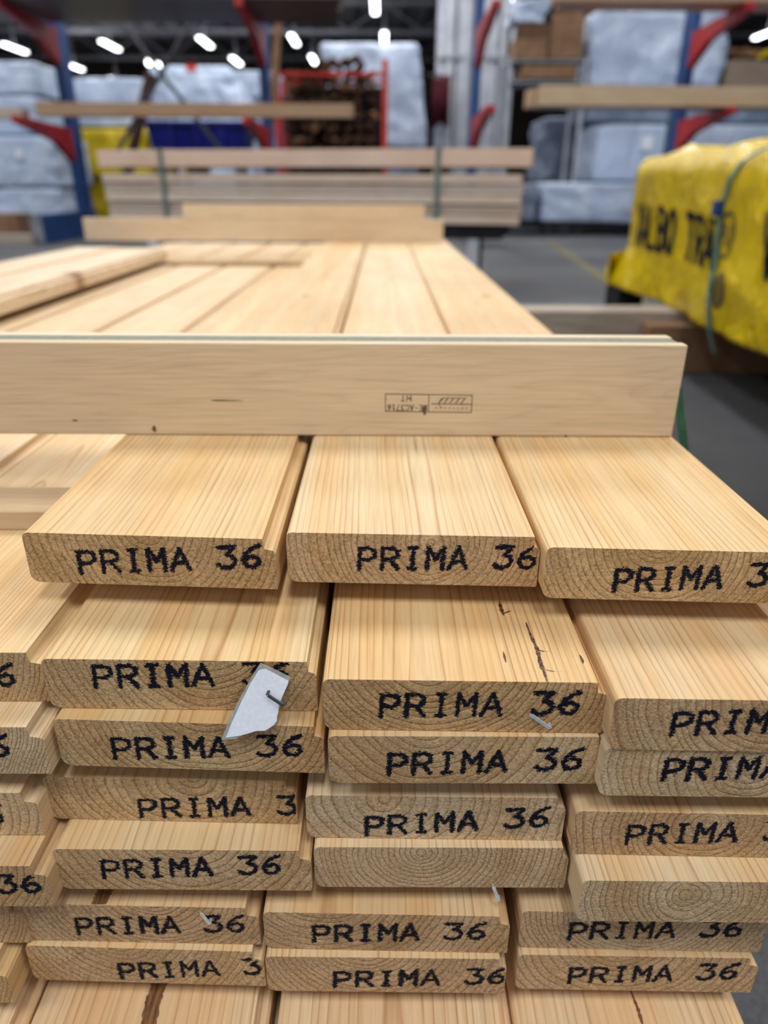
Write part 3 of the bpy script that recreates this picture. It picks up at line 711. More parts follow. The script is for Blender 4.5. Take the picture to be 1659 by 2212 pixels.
def yellow_pack():
    root = empty('lumber_pack', (F0.x+0.5, F0.y-1.2, ZB))
    ns, nq, nd = 170, 42, 24
    V, F = [], []
    def add(p): V.append(p-root.location); return len(V)-1
    ring = []
    for i in range(ns+1):
        s = PL*i/ns; row = []
        for j in range(nq+1): row.append(add(pack_pt(s, PH*j/nq)))
        for j in range(1, nd+1):
            f = j/nd; b = 0.035*mnoise.noise(Vector((s*4, f*6, 9)))+0.025*(0.3-abs(mnoise.noise(Vector((s*9, f*11, 3)))))
            e = min(1, f*8); row.append(add(F0+sdir*s+inw*(0.05+f*(PD-0.05))+Vector((0, 0, PH+0.008*e+b-0.02*(f > 0.93)))))
        for j in range(1, 9):
            row.append(add(F0+sdir*s+inw*PD+Vector((0, 0, PH*(1-j/8)))))
        ring.append(row)
    m = len(ring[0])
    for i in range(ns):
        for j in range(m-1): F.append((ring[i][j], ring[i+1][j], ring[i+1][j+1], ring[i][j+1]))
        F.append((ring[i][m-1], ring[i+1][m-1], ring[i+1][0], ring[i][0]))
    F.append(tuple(ring[0])); F.append(tuple(reversed(ring[ns])))
    mesh_obj('yellow_wrap', V, F, M['yellow'], root, smooth=True)
    # folded corner flap at the far lower end
    fl = [F0-inw*0.055+Vector((0, 0, 0.13)), F0-inw*0.05-sdir*0.10+Vector((0, 0, 0.02)), F0-inw*0.06+sdir*0.05+Vector((0, 0, 0.0)), F0+inw*0.08-sdir*0.05+Vector((0, 0, 0.03)), F0+inw*0.08+Vector((0, 0, 0.15))]
    V = [p-root.location for p in fl]+[p-root.location-inw*0.004 for p in fl]
    mesh_obj('wrap_fold', V, [(0, 1, 2), (0, 3, 1), (0, 4, 3), (7, 6, 5), (6, 8, 5), (8, 9, 5), (1, 3, 2)], M['yellow'], root)
    def face_sq(px, py):
        d = ray(px, py); nn = inw; t = (F0-CAMP).dot(nn)/d.dot(nn); p = CAMP+d*t; return (p-F0).dot(sdir), p.z-ZB
    a = face_sq(1370, 521); b = face_sq(1546, 577); capl = face_sq(1372, 441); capr = face_sq(1548, 490)
    txt = 'VALBO TRÄ'; adv = (b[0]-a[0])/8.85
    hh = (capl[1]-a[1])*1.0
    rs = np.random.RandomState(3)
    hl, hr = capl[1]-a[1], capr[1]-b[1]
    runs = text_cells(txt, adv, hh, adv*0.84, 0.027, 0.006, rs, 0.15, 0.01)
    tot = b[0]-a[0]
    def tf(u, v, ds=0.0):
        s = a[0]+u+ds-v*0.10; q = a[1]+(b[1]-a[1])*u/tot+v*(1+(hr/hl-1)*u/tot*0.5)
        if s < 0.02 or s > PL-0.02 or q < 0.01 or q > PH-0.03: return None
        return pack_pt(s, q, 0.007)-root.location
    DS2 = face_sq(1652, 560)[0]-a[0]
    for ds in (0.0, DS2):
        for li, ch in enumerate(txt):
            if ch == ' ' or (ds and li > 1): continue
            sub = [r_ for r_ in runs if li == int(min(8, max(0, (r_[0]+r_[1])/2/adv+0.04)))]
            t = decal('wrap_letter', sub, lambda u, v: tf(u, v, ds), M['ink'], root, split=0.02); t['label'] = 'black printed letter ' + ch
    # round marks
    for (px, py, rad, wd, nm) in ((1574, 508, 0.062, 0.010, 'round_mark'), (1563, 628, 0.045, 0.014, 'round_emblem')):
        s0, q0 = face_sq(px, py); n = 28; rr = []
        for i in range(n):
            aa = 2*math.pi*i/n
            rr.append((math.cos(aa), math.sin(aa)))
        V, F = [], []
        for (cx_, cz_) in rr:
            for r_ in (rad-wd/2, rad+wd/2): V.append(pack_pt(s0+cx_*r_*0.8, q0+cz_*r_, 0.004)-root.location)
        for i in range(n): j = (i+1) % n; F.append((2*i, 2*i+1, 2*j+1, 2*j))
        mesh_obj(nm, V, F, M['stamp'], root)
        rn = text_cells('PJ' if nm == 'round_mark' else 'HIH', 0.034, 0.05, 0.026, 0.010, 0.004, rs, 0.15, 0.0)
        o2 = 0.034 if nm == 'round_mark' else 0.05
        decal(nm+'_print', rn, lambda u, v, s0=s0, q0=q0, o2=o2: pack_pt(s0+u-o2, q0+v-0.025, 0.004)-root.location, M['stamp'], root, split=0.02)
    # strap
    path = [(1662, 312), (1640, 322), (1612, 348), (1592, 388), (1578, 425), (1568, 445)]
    P = []
    for px, py in path:
        s, q = face_sq(px, py); P.append(pack_pt(s, min(q, PH-0.01), 0.010)-root.location)
    sv, q1 = face_sq(1568, 450)
    for k in range(9): P.append(pack_pt(sv+0.01*k, q1*(1-k/8)+0.0, 0.010)-root.location)
    P.append(P[-1]+Vector((0, 0, -0.07))+inw*0.03)
    st = ribbon('strap', P, sdir, 0.024, M['tealstrap'], root, th=0.003); st['label'] = 'teal plastic strap'
    kp = pack_pt(sv, q1, 0.016)-root.location
    k = box('strap_seal', kp-Vector((0.012, 0.018, 0.022)), kp+Vector((0.012, 0.018, 0.022)), M['blue'], root, bevel=0.004); k['label'] = 'dark blue strap seal'
    tag(root, 'bulky yellow plastic wrapped lumber pack with black VALBO TRÄ lettering', 'lumber pack')
    return root
yellow_pack()
# bearers under the pack, one sticking out towards the stack
by = 2.62
tb = at(1250, 668, by).z
p0 = at(1118, 690, by).x; p1 = at(1372, 690, by).x
for (xa, xb, y0_, y1_, lab, mt) in ((p0, F0.x+0.35, by, by+0.14, 'pale squared bearer sticking out from under the yellow pack', M['grey_timber']),
                                    (p1+0.02, F0.x+0.6, by-0.10, by-0.02, 'brown squared bearer tucked under the yellow pack', M['card'])):
    o = box('pack_bearer', (xa, y0_, 0), (xb, y1_, min(tb, ZB-0.002) if mt is M['grey_timber'] else ZB-0.035), mt, bevel=0.004); tag(o, lab, 'bearer')
wf = at(1348, 640, F0.y-0.05)
root = empty('trolley_foot', (wf.x, F0.y-0.06, 0))
box('foot_block', (-0.06, -0.10, 0.0), (0.05, 0.10, ZB-0.004), M['black'], root, bevel=0.008)
box('foot_plate', (-0.075, -0.12, 0.0), (-0.06, -0.02, 0.10), M['yellow'], root, bevel=0.002)['label'] = 'yellow plate'
tag(root, 'black support foot with a yellow plate under the yellow pack', 'support foot')
o = box('pack_bearer', (F0.x-0.03, 1.05, 0), (F0.x+0.9, 1.15, ZB-0.03), M['black'], bevel=0.004)
tag(o, 'black bearer in the shade under the near half of the yellow pack', 'bearer')

# ------------------------------------------------------------------ strapped bundle on a trolley behind the stack
def strapped_bundle():
    YA, YR = 5.35, 4.75                                    # left end farther than right end
    def pt(px, py):
        f = (px-235)/(1140-235); return at(px, py, YA+(YR-YA)*f)
    A = pt(238, 470); Bp = pt(1122, 466)
    ux = Vector((Bp.x-A.x, Bp.y-A.y, 0)).normalized(); uy = Vector((-ux.y, ux.x, 0)); L = (Bp-A).to_2d().length
    ang = math.atan2(ux.y, ux.x)
    def long_board(x0, x1, y0, y1, z0, z1, label, tint, grp):
        bm = bmesh.new(); add_box(bm, (0, 0, 0), (y1-y0, x1-x0, z1-z0), 0.003)
        p = A+ux*x0+uy*y1
        o = bm_obj('bundle_board', bm, M['wood'], None, (p.x, p.y, z0)); o.data.materials.append(M['wood_end'])
        for q in o.data.polygons:
            if abs(q.normal.y) > 0.9: q.material_index = 1
        o.rotation_euler = (0, 0, ang-math.pi/2)
        grain(o, tint, y1-y0, z1-z0, pith=(0.2, 0.02), spacing=0.004, contrast=0.4, tilt=(0.003, 0.002)); tag(o, label, 'board', grp); return o
    zlow = CAMZ-0.215
    hb = 0.058
    names = ('lowest', 'second lowest', 'middle', 'fourth', 'top')
    zc = zlow
    for k in range(5):
        for d in range(2):
            long_board(-0.005*k, L+0.01*(k % 2)-0.02*d, 0.012*(k % 2)+d*0.21, 0.195+d*0.2, zc, zc+hb-0.007,
                       'greyish pine board, %s layer of the strapped bundle behind the stack, %s' % (names[k], 'near row' if d == 0 else 'far row'), lin(*[(206, 192, 182), (192, 178, 168), (212, 198, 186), (198, 186, 178), (208, 190, 178)][k]), 'boards of the strapped bundle')
        zc += hb
    for xx in (0.55, L-0.55): 
        o = box('bundle_spacer', (0, 0, 0), (0.05, 0.38, 0.034), M['sticker_timber'], None, 0.002, loc=(A+ux*xx+uy*0.01)[:2]+(zc+0.0005,)); o.rotation_euler = (0, 0, ang)
        tag(o, 'spacer block holding up the top pair of bundle boards', 'spacer', 'spacers in the strapped bundle')
    zc += 0.0355
    for d in range(2):
        long_board(-0.03, L+0.05, d*0.2, 0.195+d*0.2, zc, zc+0.10, 'thick pinkish pine board on spacers on top of the bundle, %s' % ('near one' if d == 0 else 'far one'), lin(222, 196, 180), 'boards of the strapped bundle')
    ztop = zc+0.102
    for xx, lab in ((pt(358, 420), 'grey green strap round the bundle near its far standing end'), (pt(945, 420), 'grey green strap round the bundle at the aisle end')):
        f = (xx-A).dot(ux); e = 0.006
        c = lambda y, z: Vector((A+ux*f+uy*y)[:2]+(z,))
        P = [c(-e, zlow-e), c(-e, zlow+0.3), c(-e, ztop+e), c(0.2, ztop+e), c(0.395+e, ztop+e), c(0.395+e, zlow-e), c(0.2, zlow-e), c(-e, zlow-e)]
        o = ribbon('bundle_strap', P, ux, 0.032, M['greystrap'], th=0.003); tag(o, lab, 'strap')
    # trolley
    r = empty('lumber_trolley', (A+ux*L/2)[:2]+(0,)); r.rotation_euler = (0, 0, ang)
    zt = zlow-0.008
    box('deck_rail', (-L/2+0.1, 0.03, zt-0.08), (L/2-0.1, 0.09, zt), M['black'], r); box('deck_rail', (-L/2+0.1, 0.30, zt-0.08), (L/2-0.1, 0.36, zt), M['black'], r)
    for k in (-1, 0, 1): box('cross_member', (k*L*0.36-0.04, 0.09, zt-0.08), (k*L*0.36+0.04, 0.30, zt-0.02), M['black'], r)
    for sx in (-0.40, 0.40):
        for sy in (0.06, 0.33):
            box('leg', (sx*L-0.035, sy-0.03, 0.0), (sx*L+0.035, sy+0.03, zt-0.08), M['pipe'] if sy < 0.1 else M['black'], r)
    for sx in (-0.34, 0.345):
        for sy in (0.05, 0.34):
            bm = bmesh.new(); add_tube(bm, (sx*L, sy-0.02, 0.075), (sx*L, sy+0.02, 0.075), 0.075, 16); bm_obj('wheel', bm, M['black'], r)
    tag(r, 'dark trolley with pale legs carrying the strapped bundle', 'trolley')
strapped_bundle()

# ------------------------------------------------------------------ cantilever rack
YC = 9.7
ZA = at(520, 262, 8.5).z                                  # level of the lower arms (under the long beam)
def cantilever_rack():
    r = empty('cantilever_rack', (0, YC, 0))
    xs_ = []
    for px in (134, 570, 1029, 1483): xs_.append(at(px, 200, YC).x)
    zb = CAMZ+1.60
    for i, x in enumerate(xs_):
        c = box('column', (x-0.045, 0, 0), (x+0.045, 0.30, 5.2), M['blue'], r, bevel=0.006); c['label'] = 'blue steel column'
        yb = -1.30
        b = box('base', (x-0.06, yb, 0.0), (x+0.06, 0.35, 0.30), M['blue'], r, bevel=0.006); b['label'] = 'blue foot beam'
        box('base_cap', (x-0.062, yb-0.012, 0.01), (x+0.062, yb-0.001, 0.29), M['grey_metal'], r)
        for lv in (ZA+(0.12 if i > 1 else 0.0), zb+0.02):
            V = []
            for sx in (-0.04, 0.04):
                V += [(x+sx, 0, lv), (x+sx, -1.35, lv+0.03), (x+sx, -1.35, lv-0.03), (x+sx, -0.45, lv-0.16), (x+sx, 0, lv-0.36)]
            F = [(0, 1, 2, 3, 4), (9, 8, 7, 6, 5)]+[(k, (k+1) % 5+0, (k+1) % 5+5, k+5) for k in range(5)]
            o = mesh_obj('arm', V, F, M['red'], r); o['label'] = 'red tapered arm'
            bm = bmesh.new(); bm.from_mesh(o.data); bmesh.ops.recalc_face_normals(bm, faces=bm.faces); bm.to_mesh(o.data); bm.free()
    for (pa, pb) in (((250, 30), (485, 335)), ((422, 30), (236, 360))):
        A = at(*pa, YC+0.35); B = at(*pb, YC+0.35)
        t = tube('brace_rod', (A.x, 0.34, A.z), (B.x, 0.34, B.z), 0.028, M['dark_metal'], r, 6); t['label'] = 'dark bracing rod'
    for z in (4.6,):
        box('tie_bar', (xs_[0], 0.302, z), (xs_[3], 0.36, z+0.07), M['blue'], r)
    tag(r, 'blue and red steel cantilever rack behind the strapped bundle', 'rack')
    return xs_, zb
XS, ZBv = cantilever_rack()
def beam(name, pxa, pxb, y0, y1, z0, z1, label, tint, group=None, cat='beam', sp=0.006):
    xa = at(pxa, 200, y0).x if not isinstance(pxa, float) else pxa
    xb = at(pxb, 200, y0).x if not isinstance(pxb, float) else pxb
    bm = bmesh.new(); add_box(bm, (0, 0, 0), (y1-y0, xb-xa, z1-z0), 0.004)
    o = bm_obj(name, bm, M['wood'], None, (xa, y1, z0)); o.data.materials.append(M['wood_end'])
    for q in o.data.polygons:
        if abs(q.normal.y) > 0.9: q.material_index = 1
    o.rotation_euler = (0, 0, -math.pi/2)
    grain(o, tint, y1-y0, z1-z0, pith=(0.1, 0.02), spacing=sp, contrast=0.5, tilt=(0.002, 0.002)); tag(o, label, cat, group); return o
zA = ZA+0.034
beam('timber_beam', 70, 762, 8.42, 8.60, zA, zA+0.125, 'long tan squared beam lying on the lower red rack arms', lin(176, 146, 118))
beam('timber_beam', -160, 40, 8.75, 8.93, zA-0.002, zA+0.10, 'pale beam on the end rack arm beside the long tan beam', lin(198, 184, 168))
zl = at(1300, 240, 8.45).z
b1 = zA+0.12
hgt = at(1400, 186, 8.45).z-b1
beam('timber_beam', 1168, 1840, 8.42, 8.60, b1, b1+hgt, 'thick pale beam on the lower rack arm above the yellow pack', lin(208, 184, 154))
beam('timber_beam', 1142, 1800, 8.63, 8.85, b1, b1+hgt*0.92, 'thick pale beam behind the other one on the rack arm', lin(200, 176, 150))
zu = ZBv+0.055
for k in range(6):
    beam('rack_board', -120, 740-(k % 3)*4, 8.36+k*0.205, 8.555+k*0.205, zu, zu+0.06, 'dark grey board on the upper rack arms, seen from below', lin(96, 94, 92), 'dark boards on the upper rack arms', 'board')  # all six boards share one dark grey tint
for k in range(2):
    beam('rack_board', 1182+k*10, 1900, 8.40+k*0.24, 8.62+k*0.24, zu, zu+0.09, 'pinkish board on the upper rack arm above the yellow pack, %s one' % ('near', 'far')[k], lin(190, 160, 138), None, 'board')

# ------------------------------------------------------------------ wrapped lumber packs and clutter farther back
def wrapped(name, x0, x1, y0, y1, z0, z1, mat, label, cat='lumber pack', amp=0.05, seed=0, slope=0.0, group=None, rnd=0.045):
    bm = bmesh.new(); bmesh.ops.create_cube(bm, size=1.0)
    bmesh.ops.subdivide_edges(bm, edges=bm.edges[:], cuts=15, use_grid_fill=True)
    sx, sy, sz = x1-x0, y1-y0, z1-z0; c = Vector(((x0+x1)/2, (y0+y1)/2, z0))
    for v in bm.verts:
        p = v.co.copy(); l = Vector((p.x*sx, p.y*sy, (p.z+0.5)*sz))
        # round the edges
        h = Vector((sx/2, sy/2, sz/2)); q = Vector((p.x*sx, p.y*sy, p.z*sz)); k = Vector([max(abs(q[i])-(h[i]-rnd), 0) for i in range(3)])
        if k.length > rnd:
            k2 = k*(rnd/k.length)
            for i in range(3):
                if k[i] > 0: q[i] = math.copysign(h[i]-rnd+k2[i], q[i])
        n = Vector((p.x, p.y, p.z*0.6)).normalized()
        w = (0.45-1.6*abs(mnoise.noise(Vector((l.x*1.9+l.z*1.1+seed, l.y*1.7, l.z*2.2-l.x*0.7)))))*amp+(0.3-abs(mnoise.noise(Vector((l.x*4.6-l.z*3, l.y*4.3+seed, l.z*5+l.x*2)))))*amp*0.8
        w = min(w, 0.0) if abs(p.z) > 0.45 else w
        if p.z < -0.45: w *= 0.0
        q += n*w
        q.x += -slope*max(0, p.x)*2*(p.z+0.5)*sx*0.5
        v.co = Vector((q.x, q.y, min(max(q.z+sz/2, 0.0), sz-0.002)))
    o = bm_obj(name, bm, mat, None, c, smooth=True); tag(o, label, cat, group); return o
def px_pack(pxa, pxb, pyt, pyb, Y, depth, mat, label, **kw):
    a = at(pxa, (pyt+pyb)/2, Y); b = at(pxb, (pyt+pyb)/2, Y); zt_ = at((pxa+pxb)/2, pyt, Y).z; zb_ = max(0.0, at((pxa+pxb)/2, pyb, Y).z)
    return wrapped('wrapped_lumber', a.x, b.x, Y, Y+depth, zb_, zt_, mat, label, **kw)
def base_pack(pxa, pxb, pyt, Y, depth, mat, label, **kw):      # pack reaching down to the floor
    a = at(pxa, 350, Y); b = at(pxb, 350, Y); zt_ = at((pxa+pxb)/2, pyt, Y).z
    return wrapped('wrapped_lumber', a.x, b.x, Y, Y+depth, 0.0, zt_, mat, label, **kw)
def stick(o, pk): o.parent = pk; o.location = Vector(o.location)-pk.location
px_pack(-160, 132, 405, 482, 11.0, 1.2, M['wrap'], 'lowest white wrapped pack beside the blue rack foot', seed=1)
z0 = at(0, 405, 11.0).z
pk = px_pack(-160, 124, 292, 404, 11.0, 1.2, M['wrap'], 'blue white wrapped pack with a pale sticker, stacked on the lowest one', seed=2)
s = at(42, 332, 10.97); box_o = box('paper_sticker', (-0.05, -0.004, -0.06), (0.05, 0.0, 0.06), M['paper'], None, 0.0, loc=(s.x, 10.96, s.z)); stick(box_o, pk)
px_pack(-170, 84, 205, 290, 11.2, 1.05, M['wrap'], 'white wrapped pack under the striped plastic pile by the rack column', seed=3)
px_pack(-170, 80, 130, 204, 11.2, 1.05, M['wrap'], 'highest white wrapped pack at the rack end, glossy top', seed=4, amp=0.03)
px_pack(165, 246, 386, 520, 12.5, 1.2, M['yellow'], 'lower small yellow wrapped pack behind the rack column', seed=5)
px_pack(112, 322, 276, 384, 12.4, 1.2, M['yellow'], 'upper yellow wrapped pack with creased side behind the rack column', seed=6, amp=0.08)
px_pack(92, 312, 166, 275, 12.6, 1.3, M['wrap'], 'white wrapped pack on top of the yellow pack', seed=7, amp=0.09)
base_pack(330, 545, 345, 15.5, 1.4, M['wrap'], 'white wrapped pack hidden behind the navy bin', seed=8)
px_pack(322, 545, 242, 344, 15.5, 1.4, M['wrap'], 'white wrapped pack carrying the one with the red mark', seed=9)
pk = px_pack(332, 530, 140, 241, 15.6, 1.4, M['wrap'], 'white wrapped pack with a small red mark near its top', seed=10, slope=0.35, amp=0.12)
m = at(412, 146, 15.5); o = box('red_mark_label', (-0.10, -0.004, -0.05), (0.10, 0.004, 0.05), M['orange_print'], None, 0, loc=(m.x, 15.54, m.z)); stick(o, pk)
base_pack(505, 600, 212, 18.5, 1.4, M['wrap_clear'], 'grey wrapped stack far behind the second rack column', seed=11)
px_pack(508, 600, 152, 211, 18.5, 1.4, M['wrap'], 'far white wrapped pack just behind the second rack column', seed=12)
base_pack(690, 905, 322, 14.2, 1.5, M['wrap_clear'], 'grey wrapped pack under the tall white hooded pack', seed=13)
px_pack(696, 925, 90, 321, 14.2, 1.5, M['wrap'], 'tall white hooded lumber pack behind the red cage', seed=14, slope=0.22, amp=0.10)
base_pack(1290, 1800, 395, 11.6, 1.3, M['wrap_clear'], 'grey wrapped pack hidden behind the yellow pack', seed=15)
pk = px_pack(1288, 1800, 268, 394, 11.5, 1.3, M['wrap'], 'long white wrapped pack behind the yellow pack with a strap seam', seed=16, amp=0.04)
mm = at(1437, 320, 11.45); o = box('pack_strap', (-0.02, -0.006, -0.38), (0.02, 0.0, 0.40), M['greystrap'], None, 0, loc=(mm.x, 11.48, mm.z)); stick(o, pk)
mm = at(1400, 305, 11.45); o = box('paper_sticker', (-0.08, -0.004, -0.11), (0.08, 0.0, 0.07), M['paper'], None, 0, loc=(mm.x, 11.47, mm.z)); stick(o, pk)
px_pack(1172, 1420, 394, 482, 10.6, 0.9, M['wrap'], 'low rounded white wrapped pack on a dark frame behind the yellow pack', seed=17, amp=0.05)
px_pack(1092, 1158, 396, 480, 10.7, 0.9, M['wrap_clear'], 'dark grey wrapped end beside the low white pack', seed=18)
zf = max(0.0, at(1250, 482, 10.6).z)
fr = empty('low_trolley', (at(1250, 480, 10.6).x, 11.0, 0)); xl_ = at(1090, 480, 10.6).x-fr.location.x; xr_ = at(1430, 480, 10.6).x-fr.location.x
box('frame_rail', (xl_, -0.42, zf-0.07), (xr_, -0.36, zf-0.002), M['black'], fr); box('frame_rail', (xl_, 0.36, zf-0.07), (xr_, 0.42, zf-0.002), M['black'], fr)
for f in (0.02, 0.32, 0.52, 0.95):
    xx = xl_+(xr_-xl_)*f
    for yy in (-0.39, 0.39): box('leg', (xx-0.04, yy-0.03, 0.0), (xx+0.04, yy+0.03, zf-0.07), M['black'], fr)
box('lower_rail', (xl_, -0.44, 0.0), (xr_, -0.37, 0.06), M['black'], fr)
tag(fr, 'low black steel trolley under the rounded white pack', 'trolley')
base_pack(1160, 1290, 395, 13.2, 1.2, M['wrap_clear'], 'grey draped pack far behind, lower one beside the pillar', seed=19)
px_pack(1172, 1290, 252, 394, 13.2, 1.2, M['wrap_clear'], 'grey draped pack with crumpled film, upper one beside the pillar', seed=20, amp=0.1)
px_pack(1268, 1800, 192, 266, 12.0, 1.05, M['wrap_clear'], 'grey pack lying behind the thick pale beams', seed=21)
px_pack(1276, 1568, 22, 190, 12.0, 1.2, M['wrap'], 'big white wrapped pack with a star crease behind the fourth rack column', seed=22, amp=0.09)
o = beam('timber_beam', 1560, 1800, 12.05, 12.35, at(1600, 191, 12.0).z+0.02, at(1600, 128, 12.0).z, 'grey brown timber beside the big star creased pack', lin(150, 134, 122))
zz = at(1600, 126, 12.0).z
for k in range(9):
    p = at(1585+k*11, 118, 12.1)
    bm = bmesh.new(); add_box(bm, (-0.12, -0.05, -0.02), (0.12, 0.05, 0.02), 0.004)
    o = bm_obj('loose_offcut', bm, M['bark_light'] if k < 6 else M['yellow'], None, (p.x, 12.1+0.08*(k % 3), zz+0.05+0.035*(k % 3)))
    o.rotation_euler = (0.2*RND.uniform(-1, 1), 0.35*RND.uniform(-1, 1), RND.uniform(-0.8, 0.8))
    tag(o, 'tan wood offcut lying on the grey brown timber' if k < 6 else 'yellow scrap of wrap lying on the grey brown timber', 'offcut' if k < 6 else 'scrap', 'tan offcuts on the timber' if k < 6 else 'yellow scraps on the timber')
# cardboard boxes on a wire shelf at the pillar
def carton(pxa, pxb, pyt, pyb, Y, label, flap, fh=0.16):
    a = at(pxa, pyb, Y); b = at(pxb, pyb, Y); zt_ = at(pxa, pyt, Y).z
    w = b.x-a.x; h = zt_-a.z
    r = empty('cardboard_box', (a.x, Y, a.z))
    box('carton_body', (0, 0, 0), (w, 0.6, h), M['card'], r, bevel=0.006)
    V = [(0, -0.004, h), (w, -0.004, h), (w, -0.18*flap, h+fh), (0, -0.18*flap, h+fh*0.88)]; V += [(x, y+0.008, z) for x, y, z in V]
    mesh_obj('flap', V, [(0, 1, 2, 3), (7, 6, 5, 4), (0, 4, 5, 1), (1, 5, 6, 2), (2, 6, 7, 3), (3, 7, 4, 0)], M['card'], r)
    tag(r, label, 'cardboard box'); return r
zsh = at(1180, 172, 11.95).z
sh = empty('wire_shelf', (at(1180, 172, 11.95).x, 12.3, 0)); wv = at(1262, 172, 11.95).x-sh.location.x
for zz_ in (zsh-0.04, at(1180, 128, 11.95).z-0.03): box('shelf_deck', (-wv, -0.35, zz_), (wv, 0.35, zz_+0.03), M['grey_metal'], sh)
for sx in (-wv, wv):
    for sy in (-0.35, 0.35): tube('upright', (sx, sy, 0), (sx, sy, at(1180, 124, 11.95).z), 0.03, M['pipe'], sh, 8)
tag(sh, 'pale metal shelf stand with cardboard boxes beside the grey pillar', 'shelf')
carton(1112, 1180, 82, 126, 11.98, 'brown cardboard box with a pale lid on the shelf stand', 0.6)
carton(1186, 1256, 52, 126, 11.98, 'tall brown cardboard box on the shelf stand', -0.3)
carton(1126, 1246, 140, 169, 11.98, 'flat brown cardboard box on the lower shelf deck', 0.1, 0.02)
zt1 = at(1146, 80, 11.95).z
wrapped('crumpled_film', at(1112, 60, 11.95).x, at(1182, 60, 11.95).x, 12.0, 12.5, zt1+0.18, at(1146, -6, 11.95).z, M['wrap'], 'crumpled clear film heaped on the shelf stand boxes', 'film', 0.14, 23)
# service pillar with pipes and maroon cloth
pc = at(1020, 300, 16.0)
sp_ = empty('service_pillar', (pc.x, 16.0, 0))
for px, rad in ((950, .085), (968, .11), (990, .06), (1003, .075), (1020, .10), (1046, .09), (1062, .07), (1080, .06), (1100, .05)):
    x = at(px, 200, 16.0).x-pc.x; tube('pipe', (x, 0.05*math.sin(px), 0), (x, 0.05*math.sin(px), 8.4), rad, M['pipe'], sp_, 12)
xw = at(1095, 200, 16.0).x-pc.x; xv = at(945, 200, 16.0).x-pc.x
box('pillar_web', (xv, 0.16, 0), (xw, 0.30, 8.4), M['grey_metal'], sp_)
for zz_ in (1.2, 2.8, 4.4): box('pipe_clamp', (xv, -0.10, zz_), (xw, 0.16, zz_+0.06), M['grey_metal'], sp_)
tag(sp_, 'grey pillar of vertical pipes standing behind the rack', 'pillar')
a = at(932, 270, 15.6); b = at(974, 162, 15.6)
bm = bmesh.new()
n = 14; V, F = [], []
for i in range(n+1):
    f = i/n; x = a.x+(b.x-a.x)*f; y = 15.6+0.05*math.sin(f*19)
    V += [(x, y, a.z-0.04*math.sin(f*9)), (x, y, b.z-0.06*(1-f)), (x, y+0.05, a.z-0.04*math.sin(f*9)), (x, y+0.05, b.z-0.06*(1-f))]
for i in range(n):
    k = 4*i; F += [(k, k+4, k+5, k+1), (k+2, k+3, k+7, k+6), (k+1, k+5, k+7, k+3), (k, k+2, k+6, k+4)]
F += [(0, 1, 3, 2), (4*n, 4*n+2, 4*n+3, 4*n+1)]
cl = empty('hanging_cloth', (0, 0, 0))
mesh_obj('cloth', V, F, M['maroon'], cl, smooth=True)
tube('hanging_rod', (a.x-0.1, 15.66, b.z+0.01), (b.x+0.05, 15.95, b.z+0.01), 0.02, M['dark_metal'], cl, 8)
tag(cl, 'dark maroon cloth hanging from a rod on the pipe pillar', 'cloth')
bk = at(938, 268, 15.7)
# leaning timbers
for (pa, pb, Y, w, lab, mt) in (((326, 158), (276, 372), 10.6, 0.10, 'dark brown timber post leaning beside the navy bin', M['post_brown']),
                                ((602, 30), (582, 340), 11.2, 0.07, 'pale brown timber leaning behind the second rack column', M['card'])):
    A = at(*pa, Y); B = at(*pb, Y); d = (A-B); k = B.z/d.z; B = B-d*k
    bm = bmesh.new(); add_tube(bm, B, A, w*0.72, 4); o = bm_obj('leaning_timber', bm, mt); tag(o, lab, 'timber')
# navy bin on a crate
a = at(322, 342, 12.0); b = at(532, 264, 12.0)
r = empty('navy_bin', ((a.x+b.x)/2, 12.4, 0)); w = (b.x-a.x)/2; z0, z1_ = a.z, b.z
V = [(-w*0.86, -0.36, z0), (w*0.90, -0.36, z0), (w*0.90, 0.36, z0), (-w*0.86, 0.36, z0), (-w, -0.42, z1_), (w, -0.42, z1_), (w, 0.42, z1_), (-w, 0.42, z1_)]
mesh_obj('bin_body', V, [(3, 2, 1, 0), (4, 5, 6, 7), (0, 1, 5, 4), (1, 2, 6, 5), (2, 3, 7, 6), (3, 0, 4, 7)], M['navy'], r)
box('bin_rim', (-w-0.03, -0.45, z1_-0.05), (w+0.03, -0.42, z1_+0.01), M['navy'], r, bevel=0.006)
for k in (-0.5, 0.0, 0.5): box('bin_rib', (w*k-0.03, -0.43, z0+0.03), (w*k+0.03, -0.38, z1_-0.05), M['navy'], r)
for sx in (-0.75, 0.75):
    for sy in (-0.3, 0.3): box('stand_leg', (w*sx-0.04, sy-0.04, 0), (w*sx+0.04, sy+0.04, z0), M['dark_metal'], r)
tag(r, 'navy blue plastic bin on a stand behind the rack', 'bin')
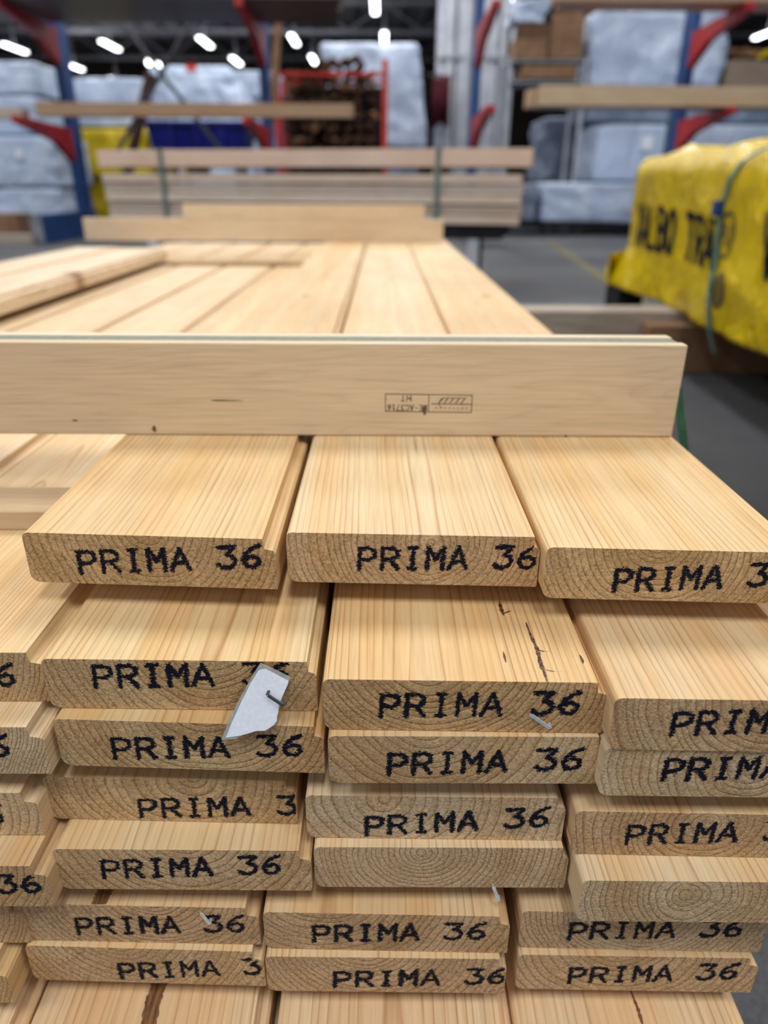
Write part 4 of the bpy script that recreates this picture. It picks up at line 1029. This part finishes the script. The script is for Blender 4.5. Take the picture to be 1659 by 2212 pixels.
# red cage with brown wood offcuts
YG = 11.8
A = at(604, 320, YG); B = at(832, 128, YG); C = at(604, 156, YG)
cg = empty('offcut_cage', (A.x, YG, 0)); w = B.x-A.x; zl_, zt_ = 0.12, B.z; zc_ = C.z
for (x, z) in ((0, zc_), (w, zt_)):
    for yy in (0.0, 0.9): box('post', (x-0.04, yy-0.04, 0), (x+0.04, yy+0.04, z), M['orange'] if x else M['red'], cg)
for yy in (0.0, 0.9): box('rail', (0.04, yy-0.02, zc_-0.04), (w-0.04, yy+0.02, zc_), M['red'], cg)
box('cage_floor', (0.04, -0.02, zl_-0.06), (w-0.04, 0.92, zl_), M['dark_metal'], cg)
for zz_ in (0.5, 0.9): box('rail', (0.04, -0.03, zz_), (w-0.04, 0.0, zz_+0.05), M['red'], cg)
box('gap_shade_sheet', (0.04, 0.93, 0.0), (w-0.04, 0.95, zc_-0.08), M['black'], cg)  # added black sheet, stands in for the shade in gaps between the offcuts
tag(cg, 'red steel cage full of brown wood offcuts', 'cage')
chunk = []
for k in range(5):
    bm = bmesh.new(); bmesh.ops.create_cube(bm, size=1.0); bmesh.ops.subdivide_edges(bm, edges=bm.edges[:], cuts=1, use_grid_fill=True)
    rr = random.Random(k)
    for v in bm.verts: v.co = Vector((v.co.x*rr.uniform(0.8, 1.25), v.co.y*rr.uniform(0.8, 1.2), v.co.z*rr.uniform(0.75, 1.25)))
    for mt in ('bark_dark', 'bark_light'):
        me = bpy.data.meshes.new('offcut'); bm.to_mesh(me); me.materials.append(M[mt]); chunk.append(me)
    bm.free()
rr = random.Random(21)
cell = 0.17
nx = int((w-0.12)/cell); nz = int((zc_-zl_)/cell)+2; cnt = 0
for iz in range(nz):
    for ix in range(nx):
        for iy in range(2):
            x = 0.06+cell*(ix+0.5); z = zl_+0.11+cell*iz*0.98
            lim = zc_+0.05 + 0.28*math.exp(-((x-w*0.62)/(w*0.28))**2)-0.05-0.5*max(0, x/w-0.8)
            if z > lim or cnt >= 290: continue
            if z < 0.55 and iy == 1: continue
            o = bpy.data.objects.new('wood_offcut', chunk[rr.choice((0, 0, 2, 4, 6, 8, 2, 4, 6, 1, 3))]); COL.objects.link(o)
            o.location = (A.x+x+rr.uniform(-.045, .045), YG+0.25+iy*0.40+rr.uniform(-.06, .06), z+rr.uniform(-.02, .02))
            o.scale = (rr.uniform(.06, .12), rr.uniform(.16, .30), rr.uniform(.05, .12)); o.rotation_euler = (rr.uniform(-.35, .35), rr.uniform(-1.2, 1.2), rr.uniform(-.4, .4))
            tag(o, 'rough brown wood offcut piled in the red cage', 'offcut', 'brown offcuts in the red cage'); cnt += 1
# low clutter beside the rack foot
for (pxa, pxb, pyt, Y, dp, nm, mt, lab, cat) in ((-60, 46, 462, 8.9, 0.4, 'cardboard_box', M['card'], 'low brown carton on the floor by the blue rack foot', 'cardboard box'),
                                            (-90, 66, 506, 8.2, 0.12, 'floor_timber', M['grey_timber'], 'pale timber offcut lying on the floor by the rack foot', 'timber')):
    a = at(pxa, 520, Y); b = at(pxb, 520, Y); t_ = at(0, pyt, Y).z
    o = box(nm, (a.x, Y, 0), (b.x, Y+dp, t_), mt, None, 0.012); tag(o, lab, cat)
